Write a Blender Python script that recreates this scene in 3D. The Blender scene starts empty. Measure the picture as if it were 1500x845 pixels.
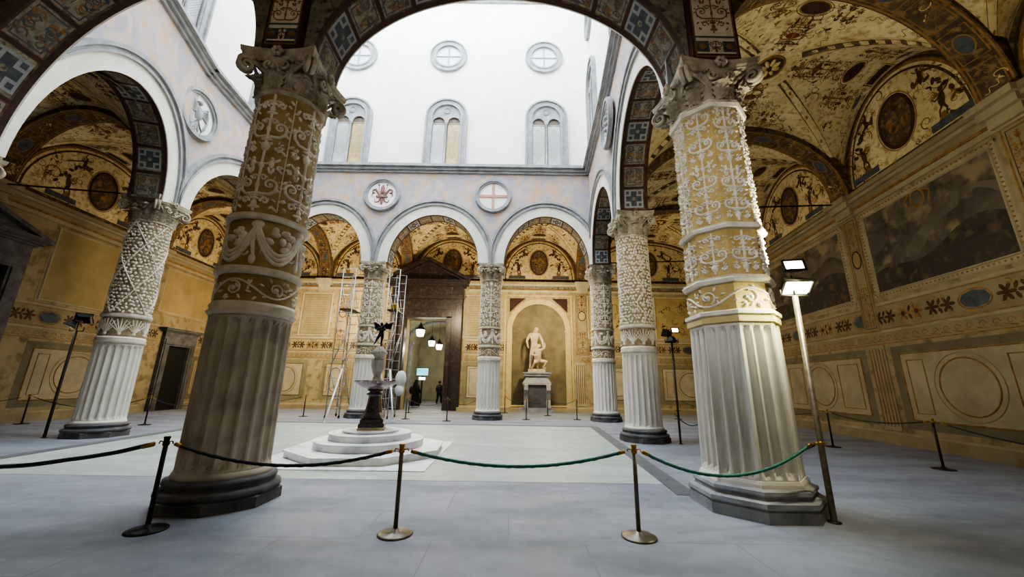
import bpy, math, random
from mathutils import Vector, Matrix
pi=math.pi
COL=bpy.context.scene.collection
# ------------------------------------------------------------------ helpers
class MB:
    def __init__(s): s.v=[];s.f=[];s.m=[];s.s=[]
    def add(s,vs,fs,mat=0,smooth=False):
        n=len(s.v); s.v.extend([tuple(p) for p in vs])
        for f in fs: s.f.append(tuple(i+n for i in f)); s.m.append(mat); s.s.append(smooth)
    def build(s,name,mats,parent=None,loc=(0,0,0),kind=None,label=None):
        me=bpy.data.meshes.new(name)
        l=Vector(loc)
        me.from_pydata([tuple(Vector(p)-l) for p in s.v],[],s.f)
        if not isinstance(mats,(list,tuple)): mats=[mats]
        for m in mats: me.materials.append(m)
        me.polygons.foreach_set('material_index',s.m); me.polygons.foreach_set('use_smooth',s.s)
        me.update()
        o=bpy.data.objects.new(name,me); COL.objects.link(o); o.location=l
        if parent: o.parent=parent
        if kind: o['kind']=kind
        if label: o['label']=label
        return o
def tag(o,label,cat,group=None):
    o['label']=label; o['category']=cat
    if group: o['group']=group
    return o
def empty(name,loc=(0,0,0),rz=0):
    o=bpy.data.objects.new(name,None); COL.objects.link(o); o.location=loc; o.rotation_euler=(0,0,rz); o.empty_display_size=.2; return o
def struct(o): o['kind']='structure'; return o
def copy_tree(o,parent=None):
    c=o.copy(); COL.objects.link(c); c.parent=parent
    for ch in list(o.children): copy_tree(ch,c)
    return c
def box(mb,x0,x1,y0,y1,z0,z1,mat=0):
    v=[(x,y,z) for x in (x0,x1) for y in (y0,y1) for z in (z0,z1)]
    mb.add(v,[(0,1,3,2),(4,6,7,5),(0,4,5,1),(2,3,7,6),(0,2,6,4),(1,5,7,3)],mat)
def pbox(mb,P,s0,s1,z0,z1,h0,h1,mat=0,n=1):
    "box in a mapped space P(s,z,h)"
    for i in range(n):
        a=s0+(s1-s0)*i/n; b=s0+(s1-s0)*(i+1)/n
        v=[P(x,y,z) for x in (a,b) for y in (z0,z1) for z in (h0,h1)]
        mb.add(v,[(0,1,3,2),(4,6,7,5),(0,4,5,1),(2,3,7,6),(0,2,6,4),(1,5,7,3)],mat)
def lathe(mb,prof,seg=32,c=(0,0,0),mat=0,smooth=True,rot=0,capt=True):
    vs=[];n=len(prof)
    for i in range(seg):
        a=2*pi*i/seg+rot
        for r,z in prof: vs.append((c[0]+r*math.cos(a),c[1]+r*math.sin(a),c[2]+z))
    fs=[]
    for i in range(seg):
        j=(i+1)%seg
        for k in range(n-1): fs.append((i*n+k,j*n+k,j*n+k+1,i*n+k+1))
    if capt:
        if prof[0][0]>1e-4: fs.append(tuple(i*n for i in range(seg))[::-1])
        if prof[-1][0]>1e-4: fs.append(tuple(i*n+n-1 for i in range(seg)))
    mb.add(vs,fs,mat,smooth)
def tube(mb,pts,r,seg=8,mat=0,closed=False,twist=None,smooth=True):
    pts=[Vector(p) for p in pts]; n=len(pts); vs=[]
    rr=r if isinstance(r,(list,tuple)) else [r]*n
    up=None; L=0
    for i,p in enumerate(pts):
        if closed: t=pts[(i+1)%n]-pts[i-1]
        else: t=pts[min(i+1,n-1)]-pts[max(i-1,0)]
        if t.length<1e-9: t=Vector((0,0,1))
        t.normalize()
        if up is None: up=Vector((0,0,1)) if abs(t.z)<.9 else Vector((1,0,0))
        a=t.cross(up)
        if a.length<1e-5: a=t.cross(Vector((0,1,0)))
        a.normalize(); b=a.cross(t).normalized(); up=b
        if i: L+=(pts[i]-pts[i-1]).length
        for k in range(seg):
            th=2*pi*k/seg; q=rr[i]
            if twist: q*=1+.22*math.cos(3*th-L*twist)
            vs.append(p+(a*math.cos(th)+b*math.sin(th))*q)
    fs=[]
    for i in range(n if closed else n-1):
        j=(i+1)%n
        for k in range(seg): l=(k+1)%seg; fs.append((i*seg+k,i*seg+l,j*seg+l,j*seg+k))
    if not closed: fs.append(tuple(range(seg))[::-1]); fs.append(tuple((n-1)*seg+k for k in range(seg)))
    mb.add(vs,fs,mat,smooth)
def ball(mb,c,r,mat=0,seg=12,sc=(1,1,1)):
    prof=[]; n=seg//2
    vs=[];
    for i in range(n+1):
        ph=pi*i/n
        for k in range(seg):
            th=2*pi*k/seg; vs.append((c[0]+r*sc[0]*math.sin(ph)*math.cos(th),c[1]+r*sc[1]*math.sin(ph)*math.sin(th),c[2]+r*sc[2]*math.cos(ph)))
    fs=[(i*seg+k,i*seg+(k+1)%seg,(i+1)*seg+(k+1)%seg,(i+1)*seg+k) for i in range(n) for k in range(seg)]
    mb.add(vs,fs,mat,True)
# ------------------------------------------------------------------ 2D ornament
def ribbon(mb,P,pts,w0,w1,h,mat=0,raised=0):
    n=len(pts); vs=[]
    for i,(x,y) in enumerate(pts):
        a=pts[max(i-1,0)]; b=pts[min(i+1,n-1)]
        dx,dy=b[0]-a[0],b[1]-a[1]; l=math.hypot(dx,dy) or 1
        w=(w0+(w1-w0)*i/max(n-1,1))/2; nx,ny=-dy/l*w,dx/l*w
        if raised: vs+= [P(x-nx,y-ny,-.004),P(x-nx*.55,y-ny*.55,h+raised*.8),P(x,y,h+raised),P(x+nx*.55,y+ny*.55,h+raised*.8),P(x+nx,y+ny,-.004)]
        else: vs+=[P(x-nx,y-ny,h),P(x+nx,y+ny,h)]
    k=5 if raised else 2
    fs=[(i*k+j,i*k+j+1,(i+1)*k+j+1,(i+1)*k+j) for i in range(n-1) for j in range(k-1)]
    mb.add(vs,fs,mat,bool(raised))
def blob(mb,P,cx,cy,rx,ry,rot,h,mat=0,raised=0,n=10):
    c,s=math.cos(rot),math.sin(rot)
    def q(a,k,hh): x,y=rx*k*math.cos(a),ry*k*math.sin(a); return P(cx+x*c-y*s,cy+x*s+y*c,hh)
    if raised:
        vs=[q(2*pi*i/n,1,-.004) for i in range(n)]+[q(2*pi*i/n,.7,h+raised*.8) for i in range(n)]+[q(0,0,h+raised)]
        fs=[(i,(i+1)%n,n+(i+1)%n,n+i) for i in range(n)]+[(n+i,n+(i+1)%n,2*n) for i in range(n)]
        mb.add(vs,fs,mat,True)
    else:
        mb.add([q(2*pi*i/n,1,h) for i in range(n)],[tuple(range(n))],mat)
def oval(mb,P,cx,cy,rx,ry,h,mat,n=28): blob(mb,P,cx,cy,rx,ry,0,h,mat,0,n)
def oring(mb,P,cx,cy,rx,ry,w,h,mat,raised=0,n=36):
    ribbon(mb,P,[(cx+rx*math.cos(2*pi*i/n),cy+ry*math.sin(2*pi*i/n)) for i in range(n+1)],w,w,h,mat,raised)
def quad(mb,P,x0,x1,y0,y1,h,mat,nx=1,ny=1):
    vs=[P(x0+(x1-x0)*i/nx,y0+(y1-y0)*j/ny,h) for i in range(nx+1) for j in range(ny+1)]
    mb.add(vs,[(i*(ny+1)+j,(i+1)*(ny+1)+j,(i+1)*(ny+1)+j+1,i*(ny+1)+j+1) for i in range(nx) for j in range(ny)],mat)
def frame(mb,P,x0,x1,y0,y1,w,h,mat,raised=0,n=1):
    def sub(a,b): return [(a[0]+(b[0]-a[0])*i/n,a[1]+(b[1]-a[1])*i/n) for i in range(n+1)]
    e=w/2
    for a,b in (((x0-e,y0),(x1+e,y0)),((x1,y0),(x1,y1)),((x1+e,y1),(x0-e,y1)),((x0,y1),(x0,y0))): ribbon(mb,P,sub(a,b),w,w,h,mat,raised)
def spiral(cx,cy,r,turns,a0,d,n=22):
    return [(cx+r*(1-.85*i/n)*math.cos(a0+d*2*pi*turns*i/n),cy+r*(1-.85*i/n)*math.sin(a0+d*2*pi*turns*i/n)) for i in range(n+1)]
def motif(rng,w,h,wd=None,fig=True):
    "candelabrum of scrolls, vases, masks and figures, symmetric about x=0; y in 0..h"
    S=[];B=[]; wd=wd or w*.045
    def st(p,a=wd,b=wd*.5):
        S.append((p,a,b)); S.append(([(-x,y) for x,y in p],a,b))
    def bl(x,y,rx,ry,r=0):
        B.append((x,y,rx,ry,r));
        if abs(x)>1e-6: B.append((-x,y,rx,ry,-r))
    y=0; S.append(([(0,0),(0,h)],wd*.9,wd*.9)); k0=rng.randrange(5); k=k0
    while y<h-.2*w:
        H=w*rng.uniform(.42,.6)
        if y+H>h: H=h-y
        t=k%5; k+=1
        if t in (0,2):
            r=w*.15; cx=w*.27; cy=y+H*.5
            st([(0,y+.02*w),(w*.12,y+.0*w),(w*.28,y+H*.02),(w*.4,y+H*.22)]+spiral(cx,cy,r,1.3,-.3,1),wd*1.1,wd*.4)
            st(spiral(w*.1,y+H*.8,w*.085,1.1,pi*.9,-1,14),wd*.8,wd*.4)
            for a in (-.9,-.2,.5,1.2,2.0): bl(cx+r*1.3*math.cos(a),cy+r*1.3*math.sin(a),w*.045,w*.02,a)
            bl(cx,cy,w*.035,w*.035)
            bl(0,y+H*.4,w*.05,w*.09)
        elif t==1:
            bl(0,y+H*.25,w*.15,w*.05); bl(0,y+H*.42,w*.07,w*.12); bl(0,y+H*.72,w*.12,w*.04)
            st(spiral(w*.22,y+H*.6,w*.1,1.1,pi*1.1,-1,16)); bl(w*.36,y+H*.3,w*.07,w*.03,.8); bl(w*.4,y+H*.7,w*.06,w*.028,-.6)
            for i in range(5): bl(w*(.05+.06*i),y+H*(.86-.03*i*i*.3),w*.03,w*.03)
        elif t==3 and fig:
            for sx in (.22,):
                x=w*sx
                bl(x,y+H*.85,w*.045,w*.055); bl(x,y+H*.58,w*.065,w*.12,.1); bl(x-.03*w,y+H*.22,w*.035,w*.1,.25); bl(x+.05*w,y+H*.2,w*.035,w*.1,-.3)
                st([(x,y+H*.7),(x+w*.1,y+H*.78),(x+w*.17,y+H*.92)],wd*1.2,wd*.6); st([(x,y+H*.7),(x-w*.1,y+H*.55),(0,y+H*.6)],wd,wd*.6)
            bl(0,y+H*.45,w*.07,w*.1)
            st(spiral(w*.4,y+H*.4,w*.07,1.1,0,1,14))
        else:
            bl(0,y+H*.5,w*.12,w*.15); bl(0,y+H*.85,w*.16,w*.035); bl(w*.12,y+H*.62,w*.06,w*.03,.6)
            for i in range(5): a=-1.2+.6*i; bl(w*.3+w*.09*math.cos(a*1.3),y+H*.5+w*.11*math.sin(a*1.3),w*.06,w*.022,a)
            st(spiral(w*.33,y+H*.45,w*.09,1.2,pi,1,16))
        y+=H
    return S,B
def rinceau(L,h,n,wd,leaf=True):
    S=[];B=[]
    p=[(L*i/(n*10),h*.5+h*.3*math.sin(pi*i/10)) for i in range(n*10+1)]
    S.append((p,wd,wd))
    for i in range(n):
        s=1 if i%2==0 else -1; cx=L*(i+.5)/n; cy=h*.5-s*h*.03
        S.append((spiral(cx,cy,h*.27,1.3,s*pi*.5+.4,-s,20),wd,wd*.4)); B.append((cx,cy,h*.09,h*.09,0))
        for a in (.3,1.1,2.0,2.8): B.append((cx+L/n*.38*math.cos(a),cy-s*h*.33*math.sin(a),h*.1,h*.04,-s*a))
    return S,B
def emit(mb,P,SB,ox=0,oy=0,h=0,mat=0,raised=0,flip=1,n=8):
    for p,a,b in SB[0]: ribbon(mb,P,[(ox+x*flip,oy+y) for x,y in p],a,b,h,mat,raised)
    for x,y,rx,ry,r in SB[1]: blob(mb,P,ox+x*flip,oy+y,rx,ry,r*flip,h,mat,raised*1.5,n)
def squig(rng,mb,P,x0,x1,y0,y1,count,size,mats,h,mask=None):
    "loose grotesque painting: scrolls, birds, sprays"
    for _ in range(count):
        x=rng.uniform(x0,x1); y=rng.uniform(y0,y1)
        if mask and not mask(x,y): continue
        s=size*rng.uniform(.6,1.4); m=rng.choice(mats); k=rng.randrange(4); d=rng.choice((-1,1)); a=rng.uniform(0,2*pi)
        if k==0: ribbon(mb,P,spiral(x,y,s*.5,rng.uniform(.7,1.3),a,d,12),s*.09,s*.03,h,m)
        elif k==1:
            for i in range(4): blob(mb,P,x+rng.uniform(-.35,.35)*s,y+rng.uniform(-.35,.35)*s,s*.17,s*.06,rng.uniform(0,3),h,m,0,6)
            ribbon(mb,P,[(x-.4*s,y-.3*s),(x,y-.05*s),(x+.35*s,y+.35*s)],s*.05,s*.02,h,m)
        elif k==2: # small figure or bird
            blob(mb,P,x,y,s*.12,s*.28,a*.2,h,m,0,8); blob(mb,P,x+.05*s,y+.36*s,s*.08,s*.08,0,h,m,0,6)
            blob(mb,P,x-.18*s,y+.08*s,s*.2,s*.06,.7,h,m,0,6); blob(mb,P,x+.18*s,y-.2*s,s*.17,s*.05,-.9,h,m,0,6)
        else:
            n=9; ribbon(mb,P,[(x+s*(i/n-.5)*1.5*math.cos(a)-s*.2*math.sin(i*1.4)*math.sin(a),y+s*(i/n-.5)*1.5*math.sin(a)+s*.2*math.sin(i*1.4)*math.cos(a)) for i in range(n+1)],s*.06,s*.04,h,m)
# ------------------------------------------------------------------ materials
def hexc(r,g,b):
    f=lambda c:(c/12.92 if c<=.04045 else ((c+.055)/1.055)**2.4)
    return (f(r/255),f(g/255),f(b/255),1)
def mat(name,c1,c2=None,scale=3,rough=.75,bump=.0,bscale=30,metal=0,detail=6,emit_=0,lo=.35,hi=.65,c3=None,s3=20,dist=0):
    m=bpy.data.materials.new(name); m.use_nodes=True; nt=m.node_tree; N=nt.nodes; L=nt.links; bs=N['Principled BSDF']
    bs.inputs['Roughness'].default_value=rough; bs.inputs['Metallic'].default_value=metal
    c1=hexc(*c1); c2=hexc(*c2) if c2 else c1
    tc=N.new('ShaderNodeTexCoord'); no=N.new('ShaderNodeTexNoise'); no.inputs['Scale'].default_value=scale; no.inputs['Detail'].default_value=detail; no.inputs['Roughness'].default_value=.62; no.inputs['Distortion'].default_value=dist
    L.new(tc.outputs['Object'],no.inputs['Vector'])
    cr=N.new('ShaderNodeValToRGB'); cr.color_ramp.elements[0].position=lo; cr.color_ramp.elements[1].position=hi
    cr.color_ramp.elements[0].color=c1; cr.color_ramp.elements[1].color=c2
    L.new(no.outputs['Fac'],cr.inputs['Fac']); out=cr.outputs['Color']
    if c3:
        n3=N.new('ShaderNodeTexNoise'); n3.inputs['Scale'].default_value=s3; n3.inputs['Detail'].default_value=5; L.new(tc.outputs['Object'],n3.inputs['Vector'])
        r3=N.new('ShaderNodeMapRange'); r3.inputs[1].default_value=.5; r3.inputs[2].default_value=.66; L.new(n3.outputs['Fac'],r3.inputs[0])
        mx=N.new('ShaderNodeMix'); mx.data_type='RGBA'; L.new(r3.outputs[0],mx.inputs[0]); L.new(out,mx.inputs[6]); mx.inputs[7].default_value=hexc(*c3); out=mx.outputs[2]
    L.new(out,bs.inputs['Base Color'])
    if bump:
        n2=N.new('ShaderNodeTexNoise'); n2.inputs['Scale'].default_value=bscale; n2.inputs['Detail'].default_value=5; L.new(tc.outputs['Object'],n2.inputs['Vector'])
        bp=N.new('ShaderNodeBump'); bp.inputs['Strength'].default_value=bump; bp.inputs['Distance'].default_value=.02; L.new(n2.outputs['Fac'],bp.inputs['Height']); L.new(bp.outputs[0],bs.inputs['Normal'])
    if emit_: L.new(out,bs.inputs['Emission Color']); bs.inputs['Emission Strength'].default_value=emit_
    return m
M={}
M['plaster']=mat('white_plaster',(238,236,230),(226,224,218),1.2,.9,.1,8)
M['band']=mat('archivolt_plaster',(228,226,218),(206,204,196),1.5,.85,.1,20)
M['serena']=mat('grey_sandstone',(160,162,164),(128,130,134),2.5,.8,.3,40)
M['serena_dark']=mat('dark_sandstone',(96,96,98),(62,62,66),3,.7,.3,40)
M['marble']=mat('white_marble',(240,240,238),(214,214,214),2,.45,.05,20,c3=(190,192,196),s3=3)
M['shaft']=mat('fluted_stucco',(218,215,206),(206,202,192),2.2,.8,.2,25)
M['shaft_shaded']=mat('shaded_fluted_stucco',(198,191,175),(178,170,154),1.8,.85,.25,25,c3=(164,156,140),s3=2.5)  # darker, browner shaft copy for FL, its shade put into the colour
M['stucco']=mat('relief_stucco',(226,220,206),(200,192,174),5,.8,.2,60)
M['capital']=mat('capital_stone',(192,184,166),(140,130,112),4,.85,.35,50)
M['gold']=mat('ochre_ground',(190,166,108),(162,138,82),4,.75,.1,40)
M['goldb']=mat('ochre_ground_brown',(170,146,98),(136,114,72),4,.75,.1,40)
M['grit']=mat('umber_ground',(160,146,118),(128,112,86),6,.85,.2,50)
M['yellow']=mat('yellow_band',(204,186,132),(184,162,108),3,.7)
M['vault']=mat('vault_cream',(216,202,160),(192,172,128),1.3,.9,.08,20,c3=(164,138,96),s3=7,dist=.5)
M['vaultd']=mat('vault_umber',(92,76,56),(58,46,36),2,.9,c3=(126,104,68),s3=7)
M['ink']=mat('brown_paint',(86,60,36),(52,36,24),5,.9)
M['inkl']=mat('sepia_paint',(148,112,66),(110,80,46),5,.9)
M['red']=mat('red_paint',(118,62,50),(88,46,38),4,.9)
M['redd']=mat('dark_red_paint',(74,46,40),(52,34,30),4,.9)
M['bluegrey']=mat('blue_grey_paint',(84,90,94),(60,64,70),4,.9)
M['gris']=mat('grisaille_panel',(150,144,128),(112,106,94),6,.9,c3=(78,70,60),s3=9)
M['fresco']=mat('faded_fresco',(160,158,168),(186,172,164),1.0,.9,.08,18,c3=(188,160,132),s3=2.2,lo=.42,hi=.58,dist=1.2)
M['fresco2']=mat('faded_fresco_violet',(176,172,184),(206,192,176),2.4,.9,c3=(222,190,140),s3=4,dist=1.2)
M['wall']=mat('painted_wall_cream',(184,170,132),(160,144,106),.9,.9,.08,15,c3=(140,122,86),s3=3)
M['walll']=mat('painted_wall_sand',(176,162,126),(150,136,102),1.2,.9,.06,15)
M['dado']=mat('dado_olive',(152,146,116),(128,122,96),1.5,.9)
M['dadol']=mat('dado_panel_cream',(198,190,160),(172,164,136),1.5,.85,.08,20)
M['ochre']=mat('plain_ochre_panel',(190,170,118),(172,150,100),1.2,.9)
M['mural']=mat('battle_landscape_paint',(96,90,78),(58,54,48),.8,.8,0,1,c3=(132,118,92),s3=1.7,dist=1.4)
M['mural2']=mat('mountain_paint',(62,56,48),(44,40,36),1.5,.8,c3=(84,74,56),s3=4,dist=1)
M['mural3']=mat('pale_sky_paint',(104,98,84),(82,76,66),1.1,.8,dist=1)
M['black']=mat('black_iron',(30,29,28),(20,20,20),5,.5,metal=.3)
M['iron']=mat('aged_iron',(58,54,50),(38,35,33),8,.45,metal=.6)
M['steel']=mat('galvanised_steel',(176,178,180),(146,148,150),6,.4,metal=.7)
M['brass']=mat('brass',(190,150,72),(150,112,50),6,.3,metal=.9)
M['polepatina']=mat('bronze_post',(126,118,106),(92,86,78),10,.4,metal=.6)
M['ropeg']=mat('green_rope',(58,128,112),(38,96,84),30,.7)
M['roped']=mat('dark_rope',(38,50,50),(22,30,30),30,.7)
M['porph']=mat('dark_porphyry',(66,54,54),(42,34,36),9,.35,c3=(96,84,84),s3=30)
M['basin']=mat('veined_porphyry',(126,110,112),(88,72,76),7,.3,c3=(178,168,166),s3=9)
M['bronze']=mat('dark_bronze',(40,42,38),(24,24,22),10,.4,metal=.7)
M['portal']=mat('dark_red_marble',(48,39,37),(30,25,25),2.5,.4,c3=(70,59,55),s3=6,dist=1.5)
M['statue']=mat('warm_marble',(206,190,160),(176,156,124),4,.7,.1,20)
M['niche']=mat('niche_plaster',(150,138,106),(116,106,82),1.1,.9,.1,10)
M['pass']=mat('passage_plaster',(176,174,148),(150,148,124),1,.9)
M['dark']=mat('dark_doorway',(14,12,11),(8,8,8),3,.9)
M['glassb']=mat('pale_window_glass',(176,204,212),(206,222,224),6,.15)
M['glassl']=mat('leaded_glass',(206,208,206),(186,190,192),14,.2)
M['glassy']=mat('curtained_glass',(214,190,128),(184,158,96),5,.3)
M['sash_shade']=mat('sash_and_arch_shadow',(104,92,84),(84,74,68),6,.6)
M['lead']=mat('lead_lattice',(110,112,114),(90,92,94),10,.5,metal=.4)
M['lampg']=mat('lamp_glow',(255,244,200),emit_=22)
M['lampw']=mat('warm_lamp_glow',(255,196,110),emit_=22)
M['lamps']=mat('strip_lamp_glow',(255,250,214),emit_=8)
M['lantg']=mat('lantern_glow',(255,246,226),emit_=5)
M['screen']=mat('screen_glow',(70,170,205),(130,210,220),2,.4,emit_=1.4)
M['robe']=mat('black_cloth',(16,15,17),(10,10,12),6,.9)
M['coat']=mat('charcoal_cloth',(40,40,46),(26,26,30),6,.9)
M['skin']=mat('skin',(186,142,118),(168,124,102),6,.6)
M['sheet']=mat('plastic_sheet',(206,206,204),(180,182,184),6,.5)
M['yelp']=mat('yellow_plastic',(214,186,40),(196,168,30),6,.5)
# courtyard floor: large slabs with damp greenish patches
def floormat(name,c1,c2,c3,mort,bw,bh,damp):
    m=bpy.data.materials.new(name); m.use_nodes=True; nt=m.node_tree; N=nt.nodes; L=nt.links; bs=N['Principled BSDF']
    tc=N.new('ShaderNodeTexCoord'); br=N.new('ShaderNodeTexBrick'); br.inputs['Scale'].default_value=1; br.inputs['Brick Width'].default_value=bw; br.inputs['Row Height'].default_value=bh; br.inputs['Mortar Size'].default_value=.008
    br.inputs['Color1'].default_value=hexc(*c1); br.inputs['Color2'].default_value=hexc(*c2); br.inputs['Mortar'].default_value=hexc(*mort); br.inputs['Bias'].default_value=0
    L.new(tc.outputs['Object'],br.inputs['Vector'])
    mp=N.new('ShaderNodeMapping'); mp.inputs['Scale'].default_value=(.5,1.3,1); L.new(tc.outputs['Object'],mp.inputs[0])
    no=N.new('ShaderNodeTexNoise'); no.inputs['Scale'].default_value=1.1; no.inputs['Detail'].default_value=7; L.new(mp.outputs[0],no.inputs['Vector'])
    r=N.new('ShaderNodeMapRange'); r.inputs[1].default_value=.44; r.inputs[2].default_value=.62; L.new(no.outputs['Fac'],r.inputs[0])
    mx=N.new('ShaderNodeMix'); mx.data_type='RGBA'; L.new(r.outputs[0],mx.inputs[0]); L.new(br.outputs['Color'],mx.inputs[6]); mx.inputs[7].default_value=hexc(*c3)
    n2=N.new('ShaderNodeTexNoise'); n2.inputs['Scale'].default_value=5; n2.inputs['Detail'].default_value=8; L.new(tc.outputs['Object'],n2.inputs['Vector'])
    m2=N.new('ShaderNodeMix'); m2.data_type='RGBA'; m2.blend_type='MULTIPLY'; m2.inputs[0].default_value=.35; L.new(mx.outputs[2],m2.inputs[6]); L.new(n2.outputs['Color'],m2.inputs[7])
    hs=N.new('ShaderNodeHueSaturation'); hs.inputs['Saturation'].default_value=1; 
    rr=N.new('ShaderNodeMapRange'); rr.inputs[3].default_value=.72; rr.inputs[4].default_value=1.2; L.new(n2.outputs['Fac'],rr.inputs[0]); L.new(rr.outputs[0],hs.inputs['Value']); L.new(mx.outputs[2],hs.inputs['Color']); L.new(hs.outputs[0],bs.inputs['Base Color'])
    r2=N.new('ShaderNodeMapRange'); r2.inputs[3].default_value=damp; r2.inputs[4].default_value=.75; L.new(no.outputs['Fac'],r2.inputs[0]); L.new(r2.outputs[0],bs.inputs['Roughness'])
    bp=N.new('ShaderNodeBump'); bp.inputs['Strength'].default_value=.25; bp.inputs['Distance'].default_value=.01; L.new(n2.outputs['Fac'],bp.inputs['Height']); L.new(bp.outputs[0],bs.inputs['Normal'])
    return m
M['floor']=floormat('loggia_paving',(138,142,153),(130,134,145),(116,120,131),(114,117,127),1.6,.9,.45)
M['court']=floormat('courtyard_paving',(162,171,166),(152,161,156),(174,182,180),(146,152,148),1.5,.75,.3)
M['strip']=mat('dark_paving_strip',(98,100,106),(78,80,86),3,.6,.2,30)
# ------------------------------------------------------------------ plan
CL={'L0':(-10.12,5.68,5.5),'FL':(-3.96,5.7,7.02),'FR':(3.47,5.85,7.05),'R1':(4.08,12.1,7.3),'F3':(4.46,18.35,7.42),'F2':(-1.05,18.35,7.42),'F1':(-6.92,18.35,7.42),'F0':(-12.3,18.35,7.42),'L1':(-11.75,11.4,7.25)}
T=.9      # arcade wall thickness
ZC=12.4   # underside of cornice
ZW=8.1    # top of wall cornice, vault corbels
def rx(y): return 10.2+.14*y
def lx(y): return -17.0-.063*y
YF=24.0; YN=-.5
# ------------------------------------------------------------------ floor
mb=MB(); box(mb,-19.5,14.5,-1.2,40,-.3,0); struct(mb.build('floor',M['floor']))
def strip_between(name,poly,z,m):
    mb=MB(); n=len(poly); mb.add([(x,y,z) for x,y in poly]+[(x,y,-.05) for x,y in poly],[tuple(range(n))]+[(i,i+n,(i+1)%n+n,(i+1)%n) for i in range(n)]); return struct(mb.build(name,m))
court=[(-10.15,6.95),(2.72,6.95),(3.32,15.75),(-10.95,15.75)]
strip_between('floor_courtyard',court,.004,M['court'])
def thick(a,b,w):
    d=Vector((b[0]-a[0],b[1]-a[1])).normalized(); n=Vector((-d.y,d.x))*w/2
    return [(a[0]-n.x,a[1]-n.y),(b[0]-n.x,b[1]-n.y),(b[0]+n.x,b[1]+n.y),(a[0]+n.x,a[1]+n.y)]
for i,(a,b) in enumerate((((2.72,6.3),(3.35,16.0)),((3.5,15.85),(-11.1,15.85)),((-10.1,6.3),(-10.95,16.0)))):
    strip_between('trim_%d'%(i+1),thick(a,b,.32),.008+.002*i,M['strip'])
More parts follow.
